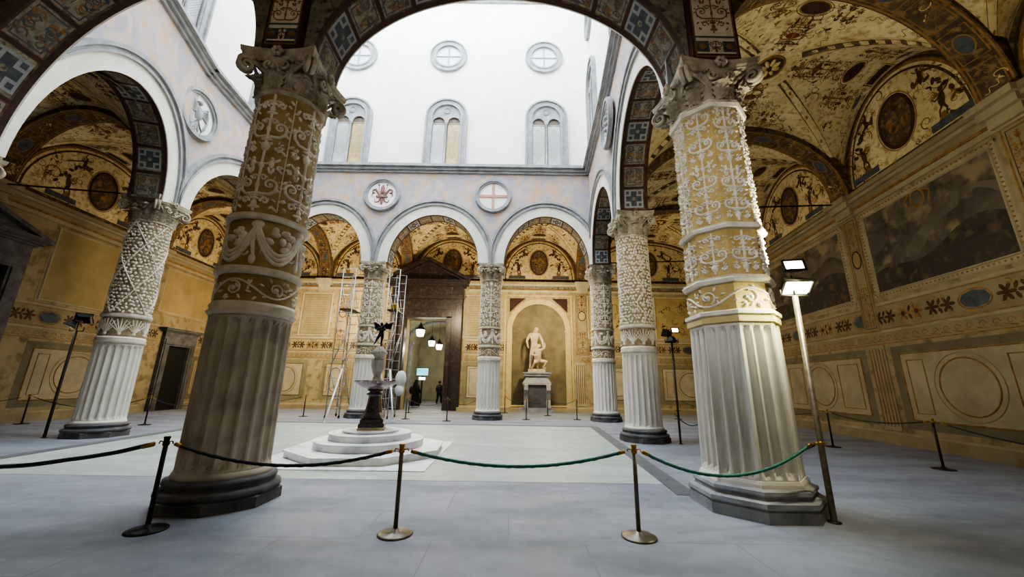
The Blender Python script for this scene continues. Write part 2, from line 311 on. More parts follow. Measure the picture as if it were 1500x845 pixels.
# ------------------------------------------------------------------ arcades
def line_map(A,B):
    A=Vector(A);B=Vector(B); d=(B-A).normalized(); n=Vector((-d.y,d.x))
    def P(s,z,h): q=A+d*s+n*h; return (q.x,q.y,z)
    return P,(B-A).length
tn=[4]
def nexttrim():
    tn[0]+=1; return 'trim_%d'%tn[0]
def arcade(name,keys,rises,halfs,front_mat,soff_detail=True,seed=1):
    # court lies on the +n side (left of the direction of travel)
    pts=[CL[k] for k in keys]
    vs_all=[]
    mb=MB(); ring=MB(); rng=random.Random(seed)
    cor=MB()
    for i in range(len(pts)-1):
        a,b=pts[i],pts[i+1]; P,L=line_map(a[:2],b[:2]); hf=halfs[i]; rs=rises[i]; c=L/2
        ext0=T/2 if i==0 else 0; ext1=T/2 if i==len(pts)-2 else 0
        def zsp(s): return a[2]+(b[2]-a[2])*max(0,min(1,s/L))
        def zi(s,d=0):
            t=(s-c)/(hf+d); return zsp(s)+ (rs+d)*math.sqrt(max(0,1-t*t))
        N=44; ss=[-ext0,c-hf]+[c-hf*math.cos(pi*k/N) for k in range(1,N)]+[c+hf,L+ext1]
        zz=[a[2],a[2]]+[zi(s) for s in ss[2:-2]]+[b[2],b[2]]
        for h,m in ((T/2,0),(-T/2,1)):
            vs=[];fs=[]
            for s,z in zip(ss,zz): vs+=[P(s,z,h),P(s,z+(ZC-z)*.5,h),P(s,ZC,h)]
            for k in range(len(ss)-1): fs+=[(3*k,3*k+3,3*k+4,3*k+1),(3*k+1,3*k+4,3*k+5,3*k+2)]
            mb.add(vs,fs,m)
        vs=[];fs=[]
        for s,z in zip(ss,zz): vs+=[P(s,z,-T/2),P(s,z,T/2)]
        for k in range(len(ss)-1): fs.append((2*k,2*k+2,2*k+3,2*k+1))
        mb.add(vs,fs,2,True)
        mb.add([P(-ext0,a[2],-T/2),P(-ext0,a[2],T/2),P(-ext0,ZC,T/2),P(-ext0,ZC,-T/2)],[(0,1,2,3)],1); mb.add([P(L+ext1,b[2],-T/2),P(L+ext1,b[2],T/2),P(L+ext1,ZC,T/2),P(L+ext1,ZC,-T/2)],[(0,1,2,3)],1)
        # soffit painting: u = angle-fraction * arclen, v across
        AL=pi*(hf+rs)/2
        def SP(u,v,h):
            th=pi*u/AL; s=c-(hf-h)*math.cos(th); z=zsp(s)+(rs-h)*math.sin(th); return P(s,z,v)
        npan=11 if hf<3 else 13
        w=T/2-.08
        for v in (-w-.02,w+.02): ribbon(mb,SP,[(AL*k/60,v) for k in range(61)],.1,.1,.006,4)
        for k in range(npan):
            u0=AL*(k+.04)/npan; u1=AL*(k+.96)/npan; um=(u0+u1)/2
            ribbon(mb,SP,[(AL*k/npan,-w),(AL*k/npan,w)],.07,.07,.006,4)
            if k%3==1:
                uu0,uu1=um-.22,um+.22
                quad(mb,SP,u0+.02,u1-.02,-w+.07,w-.07,.005,3,6,1)
                quad(mb,SP,um-.3,um+.3,-.3,.3,.008,6,6,1)
                quad(mb,SP,um-.25,um+.25,-.09,.09,.011,7,5,1); quad(mb,SP,um-.09,um+.09,-.25,.25,.0115,7,2,1)
                blob(mb,SP,um,0,.06,.06,0,.014,3)
                for a1 in (-1,1):
                    for b1 in (-1,1): quad(mb,SP,um+a1*.2-.05,um+a1*.2+.05,b1*.2-.05,b1*.2+.05,.011,7)
            else:
                quad(mb,SP,u0+.02,u1-.02,-w+.07,w-.07,.005,3,6,1)
                frame(mb,SP,u0+.07,u1-.07,-w+.13,w-.13,.025,.008,7,0,5)
                for q in range(7):
                    uq=u0+.15+(u1-u0-.3)*rng.random()
                    for sg in (-1,1):
                        ribbon(mb,SP,spiral(uq,sg*.14,.09,1.1,rng.random()*6,sg,12),.03,.012,.009,5 if q%2 else 7)
                        blob(mb,SP,uq+.05,sg*.22,.06,.025,rng.random()*3,.009,5 if q%3 else 7,0,6)
        # archivolt bands
        def band(d0,d1,h0,h1,m,smooth=False):
            vs=[];fs=[];K=52
            for k in range(K+1):
                th=pi*k/K; 
                def pt(d):
                    s=c-(hf+d)*math.cos(th); s=max(-.0,min(L,s)); return s,zsp(s)+(rs+d)*math.sin(th)
                s0,z0=pt(d0); s1,z1=pt(d1)
                vs+=[P(s0,z0,T/2),P(s0,z0,h1),P(s1,z1,h1),P(s1,z1,T/2)]
            for k in range(K):
                for j in range(3): fs.append((4*k+j,4*k+j+1,4*k+j+5,4*k+j+4))
            ring.add(vs,fs,m)
        band(-.0,.5,T/2,T/2+.03,0); band(.5,.57,0,T/2+.1,1); band(.57,.68,0,T/2+.07,1); band(.68,.8,0,T/2+.14,1)
        # cornice
        for z0,z1,h in ((ZC,ZC+.12,.1),(ZC+.12,ZC+.26,.2),(ZC+.26,ZC+.38,.34),(ZC+.38,ZC+.45,.28)):
            pbox(cor,P,-ext0,L+ext1,z0,z1,-T/2,T/2+h,0)
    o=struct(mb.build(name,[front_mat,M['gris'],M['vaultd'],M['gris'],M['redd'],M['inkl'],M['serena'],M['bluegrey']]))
    struct(ring.build(nexttrim(),[M['band'],M['serena']])); struct(cor.build(nexttrim(),M['serena']))
arcade('wall_right_arcade',['FR','R1','F3'],[2.6,2.6],[2.45,2.45],M['fresco'],seed=2)
arcade('wall_far_arcade',['F3','F2','F1','F0'],[2.6]*3,[2.14,2.27,2.03],M['fresco'],seed=3)
arcade('wall_left_arcade',['F0','L1','L0'],[2.6,3.2],[2.8,2.3],M['fresco'],seed=4)
arcade('wall_near_arcade',['L0','FL','FR'],[3.3,2.5],[2.55,3.25],M['fresco'],seed=5)
# ------------------------------------------------------------------ upper court walls
ZU=ZC+.45; ZT=24.0
wn=[0]; 
def upper(name,a,b,e0=0,e1=0):
    P,L=line_map(a,b); mb=MB(); pbox(mb,P,-e0,L+e1,ZU,ZT,-T/2,T/2-.0); struct(mb.build(name,M['plaster']))
    ea=MB()
    for z0,z1,h in ((ZT,ZT+.15,.12),(ZT+.15,ZT+.35,.3),(ZT+.35,ZT+.5,.5)): pbox(ea,P,-e0,L+e1,z0,z1,-T/2,T/2+h)
    struct(ea.build(nexttrim(),M['serena']))
    return P,L
c2=lambda k:CL[k][:2]
PF,LF=upper('wall_far_upper',c2('F3'),c2('F0'),T/2,T/2)
PR,LR=upper('wall_right_upper',c2('FR'),c2('F3'),T/2,-T/2)
PL1,LL1=upper('wall_left_upper',c2('F0'),c2('L1'),-T/2,0)
PL0,LL0=upper('wall_left_upper',c2('L1'),c2('L0'),0,T/2)
PNr,LN=upper('wall_near_upper',c2('L0'),c2('FR'),-T/2,-T/2)
def arcpts(cx,cz,r,n=24,a0=0,a1=pi): return [(cx+r*math.cos(a0+(a1-a0)*i/n),cz+r*math.sin(a0+(a1-a0)*i/n)) for i in range(n+1)]
def solid_ribbon(mb,P,pts,w,h0,h1,mat=0):
    n=len(pts); vs=[]
    for i,(x,y) in enumerate(pts):
        a=pts[max(i-1,0)]; b=pts[min(i+1,n-1)]; dx,dy=b[0]-a[0],b[1]-a[1]; l=math.hypot(dx,dy) or 1; nx,ny=-dy/l*w/2,dx/l*w/2
        vs+=[P(x-nx,y-ny,h0),P(x-nx,y-ny,h1),P(x+nx,y+ny,h1),P(x+nx,y+ny,h0)]
    fs=[(4*i+j,4*i+(j+1)%4,4*i+4+(j+1)%4,4*i+4+j) for i in range(n-1) for j in range(4)]+[(0,1,2,3),(4*n-4,4*n-3,4*n-2,4*n-1)]
    mb.add(vs,fs,mat)
def fill(mb,P,pts,h,mat=0): mb.add([P(x,y,h) for x,y in pts],[tuple(range(len(pts)))],mat)
def bifora(P0,s,gl):
    wn[0]+=1; h=T/2; P=lambda x,z,hh:P0(s+x,z,h+hh); z0=ZU+.02; zs=15.85; R=.98
    o=struct(empty('window_%d'%wn[0],P(0,z0,0)))
    mb=MB(); J=[(-R-.0,z0)]
    outer=[(R,z0)]+arcpts(0,zs,R)+[(-R,z0)]
    solid_ribbon(mb,P,outer,.22,0,.12); 
    outer2=[(R+.13,z0)]+arcpts(0,zs,R+.13)+[(-R-.13,z0)]; solid_ribbon(mb,P,outer2,.09,0,.2)
    inner=[(R-.15,z0)]+arcpts(0,zs,R-.15)+[(-R+.15,z0)]; solid_ribbon(mb,P,inner,.1,0,.16)
    # tympanum plate with two small arches
    r=.36
    tym=arcpts(0,zs,R-.1,24)+arcpts(-.42,zs-.35,r,12,pi,0)+arcpts(.42,zs-.35,r,12,pi,0)
    for x0,x1 in ((-.88,-.78),(-.06,.06),(.78,.88)): pbox(mb,P,x0,x1,zs-.4,zs+.1,.02,.06)
    top=[];K=30
    for k in range(K+1):
        x=-.86+1.72*k/K; zt=zs+math.sqrt(max(0,.9**2-x*x)); xx=abs(abs(x)-.42); zb=zs-.35+(math.sqrt(r*r-xx*xx) if xx<r else 0); top+= [P(x,zb,.05),P(x,max(zt,zb),.05)]
    mb.add(top,[(2*k,2*k+2,2*k+3,2*k+1) for k in range(K)])
    for sx in (-1,1): solid_ribbon(mb,P,arcpts(sx*.42,zs-.35,r,16),.07,.04,.11)
    oring(mb,P,0,zs+.42,.17,.17,.06,.05,0,.04)
    mb.build('window_frame',M['serena'],o,o.location)
    o.children[0].location=(0,0,0)
    cb=MB(); 
    q=P(0,0,.1)
    lathe(cb,[(.09,z0),(.09,z0+.1),(.055,z0+.16),(.05,zs-.55),(.08,zs-.47),(.1,zs-.4),(.1,zs-.34)],12,(q[0],q[1],0))
    for sx in (-1,1):
        q=P(sx*.8,0,.08); lathe(cb,[(.07,z0),(.045,z0+.12),(.045,zs-.5),(.08,zs-.36)],10,(q[0],q[1],0))
    cb.build('colonnette',M['serena'],o,o.location).location=(0,0,0)
    for sx,m in ((-1,gl[1]),(1,gl[0])):
        pb=MB(); pts=[(sx*.42+.36,z0),]+arcpts(sx*.42,zs-.35,.36,14)+[(sx*.42-.36,z0)]
        fill(pb,P,pts,.012,0)
        for k in range(-9,30):
            for d in (-1,1):
                seg=[]
                for j in range(2):
                    x=-.34+.68*j; z=z0+k*.11+(x+.34)*d*1.3+(.9 if d<0 else 0); seg.append((sx*.42+x,z))
                zl=sorted([seg[0][1],seg[1][1]])
                if zl[0]>=z0 and zl[1]<=zs-.2: ribbon(pb,P,seg,.012,.012,.016,1)
        ribbon(pb,P,[(sx*.42-.36,z0),(sx*.42-.36,zs-.35)],.05,.05,.02,2); ribbon(pb,P,[(sx*.42+.36,z0),(sx*.42+.36,zs-.35)],.05,.05,.02,2); ribbon(pb,P,[(sx*.42-.36,zs-.42),(sx*.42+.36,zs-.42)],.05,.05,.02,2)
        mx_=sx*.42; fill(pb,P,[(mx_+.34,zs-.36)]+arcpts(mx_,zs-.35,.34,14)+[(mx_-.34,zs-.36)],.018,3)  # dark half-disc painting the shadow at the small arch head
        pb.build('pane',[m,M['lead'],M['sash_shade'],M['sash_shade']],o,o.location).location=(0,0,0)
def oculus(P0,s,zc=20.0,R=.92):
    wn[0]+=1; h=T/2; P=lambda x,z,hh:P0(s+x,zc+z,h+hh)
    o=struct(empty('window_%d'%wn[0],P(0,0,0)))
    mb=MB(); circ=lambda r:[(r*math.cos(2*pi*i/36),r*math.sin(2*pi*i/36)) for i in range(37)]
    solid_ribbon(mb,P,circ(R),.22,0,.1); solid_ribbon(mb,P,circ(R+.12),.08,0,.16); solid_ribbon(mb,P,circ(R-.15),.1,0,.14)
    solid_ribbon(mb,P,[(-.75,0),(.75,0)],.06,.0,.05); solid_ribbon(mb,P,[(0,-.75),(0,.75)],.08,0,.06)
    mb.build('window_frame',M['serena'],o,o.location).location=(0,0,0)
    pb=MB(); fill(pb,P,circ(R-.15)[:-1],.012); pb.build('pane',M['glassb'],o,o.location).location=(0,0,0)
XF=lambda x:4.46-x
for x,g in ((1.75,('glassl','glassl')),(-3.75,('glassl','glassy')),(-9.0,('glassl','glassy'))):
    bifora(PF,XF(x),(M[g[0]],M[g[1]]))
for x in (1.65,-3.88,-9.1): oculus(PF,XF(x))
for s in (3.3,9.4): bifora(PR,s,(M['glassl'],M['glassl'])); oculus(PR,s)
bifora(PL1,LL1*.5,(M['glassl'],M['glassl'])); oculus(PL1,LL1*.5)
bifora(PL0,LL0*.35,(M['glassl'],M['glassl'])); oculus(PL0,LL0*.35)
# ------------------------------------------------------------------ unseen slab over the loggias, added to seal out sky light
mb=MB()
box(mb,-19.5,14.5,-1.5,5.3,ZC+.2,ZC+.5); box(mb,-19.5,14.5,18.8,25,ZC+.2,ZC+.5); box(mb,-19.5,-12.7,5.3,18.8,ZC+.2,ZC+.5); box(mb,4.95,14.5,5.3,18.8,ZC+.2,ZC+.5)
mb.add([(-12.7,5.3,ZC+.3),(-11.0,5.3,ZC+.3),(-12.1,11.4,ZC+.3),(-12.7,18.8,ZC+.3)],[(0,1,2,3)]); mb.add([(3.8,5.3,ZC+.3),(4.95,5.3,ZC+.3),(4.95,18.8,ZC+.3),(4.4,12,ZC+.3)],[(0,1,2,3)])
struct(mb.build('ceiling_light_seal',M['serena_dark']))
# ------------------------------------------------------------------ vaults
vm=[M['vault'],M['ink'],M['inkl'],M['redd'],M['vaultd'],M['bluegrey'],M['yellow'],M['red']]
def vault(c00,c10,c11,c01,rise,seed,dens=90,mats=vm,dark=False):
    "corners (x,y,z): u along 00->10, v along 00->01"
    mb=MB(); rng=random.Random(seed)
    C=[Vector(c) for c in (c00,c10,c11,c01)]
    def base(u,v):
        a=(u+1)/2;b=(v+1)/2
        return C[0]*(1-a)*(1-b)+C[1]*a*(1-b)+C[2]*a*b+C[3]*(1-a)*b
    def P(u,v,h=0):
        uc=max(-1,min(1,u)); vc=max(-1,min(1,v))
        A=math.sqrt(max(0,1-uc*uc)); B=math.sqrt(max(0,1-vc*vc))
        m=max(A,B); k=(m+ (1-uc*uc)*(1-vc*vc)*.1)
        p=base(u,v); cen=base(0,0)
        q=p.copy(); q.z+=rise*k
        if h:
            d=(Vector((cen.x,cen.y,q.z-rise*.9))-q); d.normalize(); q+=d*h
        return q
    n=36; g=[math.sin(pi/2*(-1+2*i/n)) for i in range(n+1)]
    vs=[P(u,v) for u in g for v in g]; mb.add(vs,[(i*(n+1)+j,(i+1)*(n+1)+j,(i+1)*(n+1)+j+1,i*(n+1)+j+1) for i in range(n) for j in range(n)],0,True)
    Lu=((C[1]-C[0]).length+(C[2]-C[3]).length)/4; Lv=((C[3]-C[0]).length+(C[2]-C[1]).length)/4
    # painted web space: metric-ish coordinates in angle domain
    def Q(x,y,h): # x,y in arc metres, origin centre
        return P(math.sin(max(-1.57,min(1.57,x/Lu/1.15))) ,math.sin(max(-1.57,min(1.57,y/Lv/1.15))),h)
    Xm=Lu*1.15*pi/2; Ym=Lv*1.15*pi/2
    # groin bands
    for sx in (-1,1):
        for sy in (-1,1):
            pts=[(sx*Xm*t,sy*Ym*t) for t in [.12+.84*i/30 for i in range(31)]]
            ribbon(mb,Q,pts,.3,.42,.012,4); 
            off=.17
            for o_ in (-1,1): ribbon(mb,Q,[(x+o_*off*(.8+.5*i/30)*sy,y-o_*off*(.8+.5*i/30)*sx) for i,(x,y) in enumerate(pts)],.03,.035,.016,6)
            for i in range(3,29,3): blob(mb,Q,pts[i][0],pts[i][1],.1,.045,math.atan2(sy,sx),.017,2 if i%2 else 6)
    # webs: oval cartouche, dark stepped panel, edge band
    def inweb(x,y,d,marg=.0):
        a=abs(x)/Xm;b=abs(y)/Ym
        return (a-b>marg) if d==0 else (b-a>marg)
    for d in (0,1):
        for s in (-1,1):
            def W(t,w,h): # t outward from centre, w sideways
                return Q(s*t,w,h) if d==0 else Q(w,s*t,h)
            R=Xm if d==0 else Ym
            oval(mb,W,R*.52,0,.34,.5,.012,3); oring(mb,W,R*.52,0,.34,.5,.05,.016,2); oring(mb,W,R*.52,0,.42,.6,.025,.016,1)
            quad(mb,W,R*.74,R*.86,-.5,.5,.012,3,2,6); frame(mb,W,R*.72,R*.88,-.56,.56,.04,.014,1,0,6)
            for w0 in (-1,1):
                oval(mb,W,R*.78,w0*1.25,.2,.3,.012,5); oring(mb,W,R*.78,w0*1.25,.25,.36,.035,.014,1)
            for w0 in (-1,1):
                S2,B2=motif(rng,.9,R*.3,.05)
                for p_,a_,b_ in S2: ribbon(mb,W,[(R*.42+y,w0*1.15+x) for x,y in p_ if abs(w0*1.15+x)<(R*.42+y)*.8] or [(R*.5,w0)],a_,b_,.012,2)
                for x,y,rx_,ry_,r in B2: blob(mb,W,R*.42+y,w0*1.15+x,ry_,rx_,-r,.012,1,0,7)
            frame(mb,W,R*.2,R*.34,-.35,.35,.03,.014,1,0,5); blob(mb,W,R*.27,0,.13,.25,0,.013,7,0,14)
            ribbon(mb,W,[(R*.93,-R*.85+1.7*R*i/30) for i in range(31)],.12,.12,.012,4)
            ribbon(mb,W,[(R*.36,-.5+1.0*i/8) for i in range(9)],.05,.05,.012,2)
            Sg,Bg=motif(rng,1.0,R*.34,.05); 
            for p_,a_,b_ in Sg: ribbon(mb,W,[(R*.12+y,x) for x,y in p_],a_,b_,.012,2)
            for x,y,rx_,ry_,r in Bg: blob(mb,W,R*.12+y,x,ry_,rx_,-r,.012,1,0,6)
    squig(rng,mb,Q,-Xm*.95,Xm*.95,-Ym*.95,Ym*.95,dens*5,.36,[1,1,2,2,7],.010,lambda x,y:abs(abs(x)/Xm-abs(y)/Ym)>.09)
    # boss
    circ=lambda r,hh:[Q(r*math.cos(2*pi*i/16),r*math.sin(2*pi*i/16),hh) for i in range(16)]
    oval(mb,Q,0,0,.52,.52,.02,1); oring(mb,Q,0,0,.52,.52,.07,.02,2,.03)
    for i in range(8):
        a=2*pi*i/8; blob(mb,Q,.24*math.cos(a),.24*math.sin(a),.17,.08,a,.03,6,.06)
    blob(mb,Q,0,0,.1,.1,0,.05,3,.08)
    return mb,P
cn=[0]
def ceil(*a,**k):
    mb,P=vault(*a,**k); cn[0]+=1
    struct(mb.build('ceiling_vault_%d'%cn[0],k.get('mats',vm))); return P
def V3(x,y,z): return (x,y,z)
k3=lambda k:CL[k]
RW=lambda y:(rx(y),y,ZW); LW=lambda y:(lx(y),y,ZW); FW=lambda x:(x,YF,ZW); NW=lambda x:(x,YN,ZW)
R_=3.05
vaults=[
 (NW(lx(YN)),NW(-10.12),k3('L0'),LW(5.75)), (NW(-10.12),NW(-3.9),k3('FL'),k3('L0')), (NW(-3.9),NW(3.42),k3('FR'),k3('FL')), (NW(3.42),NW(rx(YN)),RW(7.2),k3('FR')),
 (k3('FR'),RW(7.2),RW(12.2),k3('R1')),(k3('R1'),RW(12.2),RW(18.35),k3('F3')),(k3('F3'),RW(18.35),FW(rx(YF)),FW(4.6)),
 (k3('F2'),k3('F3'),FW(4.6),FW(-1.05)),(k3('F1'),k3('F2'),FW(-1.05),FW(-6.92)),(k3('F0'),k3('F1'),FW(-6.92),FW(-12.3)),
 (LW(18.35),k3('F0'),FW(-12.3),FW(lx(YF))),(LW(11.6),k3('L1'),k3('F0'),LW(18.35)),(LW(5.75),k3('L0'),k3('L1'),LW(11.6))]
for i,q in enumerate(vaults): ceil(*q,rise=R_,seed=100+i,dens=110 if i in (4,5,3) else 80)
# transverse arch ribs from column to wall
def rib(a,b,w=.72,rise=R_,seed=0,dep=.22):
    a=Vector(a);b=Vector(b); d=Vector((b.x-a.x,b.y-a.y,0)); L=d.length; d.normalize(); n=Vector((-d.y,d.x,0)); c=(a+b)/2; hf=L/2; rng=random.Random(seed)
    AL=pi*(hf+rise)/2; mb=MB()
    def P(u,v,h):
        th=pi*u/AL; s=-(hf-dep-h)*math.cos(th); z=a.z+(b.z-a.z)*(s/L+.5)+(rise-dep*.6-h)*math.sin(th); q=c+d*s+n*v; return (q.x,q.y,z)
    N=40; vs=[]
    for i in range(N+1):
        u=AL*i/N; vs+=[P(u,-w/2,-dep-.1),P(u,-w/2,0),P(u,w/2,0),P(u,w/2,-dep-.1)]
    mb.add(vs,[(4*i+j,4*i+j+1,4*i+j+5,4*i+j+4) for i in range(N) for j in range(3)],4)
    for v in (-w/2+.05,w/2-.05): ribbon(mb,P,[(AL*i/50,v) for i in range(51)],.04,.04,.006,2)
    n_=9
    for k in range(n_):
        u0=AL*(k+.08)/n_;u1=AL*(k+.92)/n_; frame(mb,P,u0,u1,-w/2+.12,w/2-.12,.025,.006,2,0,5)
        if k%2: oval(mb,P,(u0+u1)/2,0,.3,.16,.006,5); oring(mb,P,(u0+u1)/2,0,.3,.16,.03,.009,2)
        else: squig(rng,mb,P,u0+.1,u1-.1,-.2,.2,9,.22,[2,2,6],.007)
    struct(mb.build(nexttrim(),vm))
for i,(a,b) in enumerate(((k3('FR'),RW(7.2)),(k3('R1'),RW(12.2)),(k3('F3'),RW(18.35)),(k3('F3'),FW(4.6)),(k3('F2'),FW(-1.05)),(k3('F1'),FW(-6.92)),(k3('F0'),FW(-12.3)),(k3('F0'),LW(18.35)),(k3('L1'),LW(11.6)),(k3('L0'),LW(5.75)),(k3('FR'),NW(3.42)),(k3('FL'),NW(-3.9)),(k3('L0'),NW(-10.12)))):
    rib(a,b,seed=i)
# painted springer panels above the two near capitals (loggia side)
def springer(k,w,seed):
    x,y,z=CL[k]; yb=y-T/2-.012; mb=MB(); P=lambda s,zz,h:(x+s,yb-h,zz); rng=random.Random(seed)
    pbox(mb,P,-w/2,w/2,z,z+2.1,-.02,.12,4); quad(mb,P,-w/2+.07,w/2-.07,z+.12,z+1.95,.125,5)
    frame(mb,P,-w/2+.06,w/2-.06,z+.06,z+1.95,.03,.127,2); ribbon(mb,P,[(-w/2,z+.47),(w/2,z+.47)],.04,.04,.13,1)
    for s in (-1,1): quad(mb,P,s*w*.28-.11,s*w*.28+.11,z+.15,z+.38,.13,1); blob(mb,P,s*w*.28,z+.265,.06,.06,0,.133,2)
    emit(mb,P,motif(rng,w*.8,1.2,.03),0,z+.55,.13,2,.006); emit(mb,P,motif(rng,w*.3,.25,.02),0,z+.14,.13,2)
    struct(mb.build(nexttrim(),[M['gris'],M['bluegrey'],M['inkl'],M['red'],M['redd'],M['stucco']]))
springer('FL',.62,7); springer('FR',.82,8)
# ------------------------------------------------------------------ outer walls
wm=[M['wall'],M['dado'],M['dadol'],M['ink'],M['inkl'],M['vault'],M['redd'],M['ochre'],M['walll'],M['bluegrey'],M['vaultd'],M['yellow'],M['gris']]
def fl_pilaster(mb,P,s,w,z0,z1):
    pbox(mb,P,s-w/2,s+w/2,z0,z1,0,.04,2)
    n=5
    for i in range(n):
        x=s-w/2+w*(i+.5)/n; ribbon(mb,P,[(x,z0+.15),(x,z1-.12)],w/n*.34,w/n*.34,.044,4); ribbon(mb,P,[(x+w/n*.25,z0+.1),(x+w/n*.25,z1-.08)],w/n*.2,w/n*.2,.042,8,.02)
def dado_panel(mb,P,s0,s1,z0,z1,circ=True):
    quad(mb,P,s0,s1,z0,z1,.006,1); a,b,c,d=s0+.28,s1-.28,z0+.26,z1-.24
    quad(mb,P,a,b,c,d,.012,2); frame(mb,P,a,b,c,d,.05,.012,4,.02)
    if circ and b-a>1.2:
        m=(a+b)/2; rz=(d-c)/2-.22; rxx=min(rz,.3*(b-a))
        oring(mb,P,m,(c+d)/2,rxx,rz,.05,.014,4,.02); oring(mb,P,m,(c+d)/2,rxx+.14,rz+.14,.03,.014,8,.015)
        for s in (-1,1):
            xa=m+s*(rxx+.35); xb=m+s*((b-a)/2-.2)
            if abs(xb-xa)>.25: frame(mb,P,min(xa,xb),max(xa,xb),c+.2,d-.2,.035,.014,4,.015)
    else: frame(mb,P,a+.15,b-.15,c+.15,d-.15,.03,.014,4,.015)
def bands(mb,P,s0,s1,rng,skip=()):
    "running ornament between dado and the painted field"
    def ok(a): return not any(x0<a<x1 for x0,x1 in skip)
    n=max(1,int((s1-s0)/.9)); st=(s1-s0)/n
    for i in range(n):
        a=s0+st*i
        if not ok(a+st/2): continue
        quad(mb,P,a,a+st,3.0,3.38,.006,8); quad(mb,P,a,a+st,3.45,4.2,.006,12 if False else 8)
        for j in range(3):
            x=a+st*(j+.5)/3; ribbon(mb,P,spiral(x,3.19,.1,1.1,pi,-1,12)+[],.035,.02,.01,4); ribbon(mb,P,[(x-.14,3.08),(x,3.1),(x+.14,3.13)],.03,.03,.01,4)
        for z,m,w in ((3.02,4,.03),(3.4,2,.06),(3.47,4,.025),(4.2,4,.03),(4.27,2,.08)): ribbon(mb,P,[(a,z),(a+st,z)],w,w,.012,m)
        if i%4==2: oval(mb,P,a+st/2,3.83,.38,.22,.012,9,8); oring(mb,P,a+st/2,3.83,.4,.25,.04,.014,4)
        else:
            for sg in (-1,1):
                x=a+st/2+sg*st*.24; 
                for q in range(6): an=q*1.05; blob(mb,P,x+.12*math.cos(an),3.83+.14*math.sin(an),.1,.05,an,.010,3 if i%2 else 4,0,6)
                blob(mb,P,x,3.83,.07,.07,0,.013,3); blob(mb,P,a+st/2,3.83+sg*.12,.05,.1,sg*.4,.01,3,0,6)
                ribbon(mb,P,spiral(x-sg*.1,3.83+.22,.09,1,sg,sg,10),.025,.015,.01,4); ribbon(mb,P,spiral(x+sg*.06,3.62,.09,1,sg,-sg,10),.025,.015,.01,4)
def upper_pilaster(mb,P,s,w,rng,z0=4.3,z1=7.45):
    quad(mb,P,s-w/2,s+w/2,z0-.9,z1,.016,8); frame(mb,P,s-w/2+.04,s+w/2-.04,z0-.85,z1,.05,.018,4,.01); frame(mb,P,s-w/2+.12,s+w/2-.12,z0-.75,z1-.1,.02,.02,3)
    emit(mb,P,motif(rng,w*.75,1.35,.035),s,z0-.7,.02,4); emit(mb,P,motif(rng,w*.75,1.2,.035),s,z1-1.35,.02,4)
    oval(mb,P,s,(z0+z1)/2+.05,w*.28,.3,.024,7); oring(mb,P,s,(z0+z1)/2+.05,w*.28,.3,.05,.026,6)
def creature(rng,mb,P,x,y,s,f,h,m1,m2):
    blob(mb,P,x,y,s*.13,s*.3,-.15*f,h,m1,0,14); blob(mb,P,x+f*.06*s,y+.38*s,s*.1,s*.11,0,h,m1,0,12)
    ribbon(mb,P,[(x,y+.2*s),(x+f*.25*s,y+.3*s),(x+f*.4*s,y+.5*s)],.08*s,.04*s,h,m1); ribbon(mb,P,[(x,y+.15*s),(x-f*.22*s,y+.05*s),(x-f*.34*s,y+.2*s)],.08*s,.04*s,h,m1)
    for k in range(4): ribbon(mb,P,[(x-f*.05*s,y+.2*s),(x-f*(.22+.04*k)*s,y+(.45-.09*k)*s),(x-f*(.42-.03*k)*s,y+(.4-.14*k)*s)],.07*s,.02*s,h+.001,m2)
    ribbon(mb,P,[(x,y-.2*s),(x+f*.1*s,y-.42*s),(x+f*.04*s,y-.66*s)],.11*s,.05*s,h,m1); ribbon(mb,P,[(x,y-.2*s),(x-f*.16*s,y-.4*s),(x-f*.2*s,y-.62*s)],.1*s,.05*s,h,m1)
    ribbon(mb,P,spiral(x+f*.4*s,y-.3*s,.18*s,1.3,pi,f,16),.05*s,.02*s,h,m2)
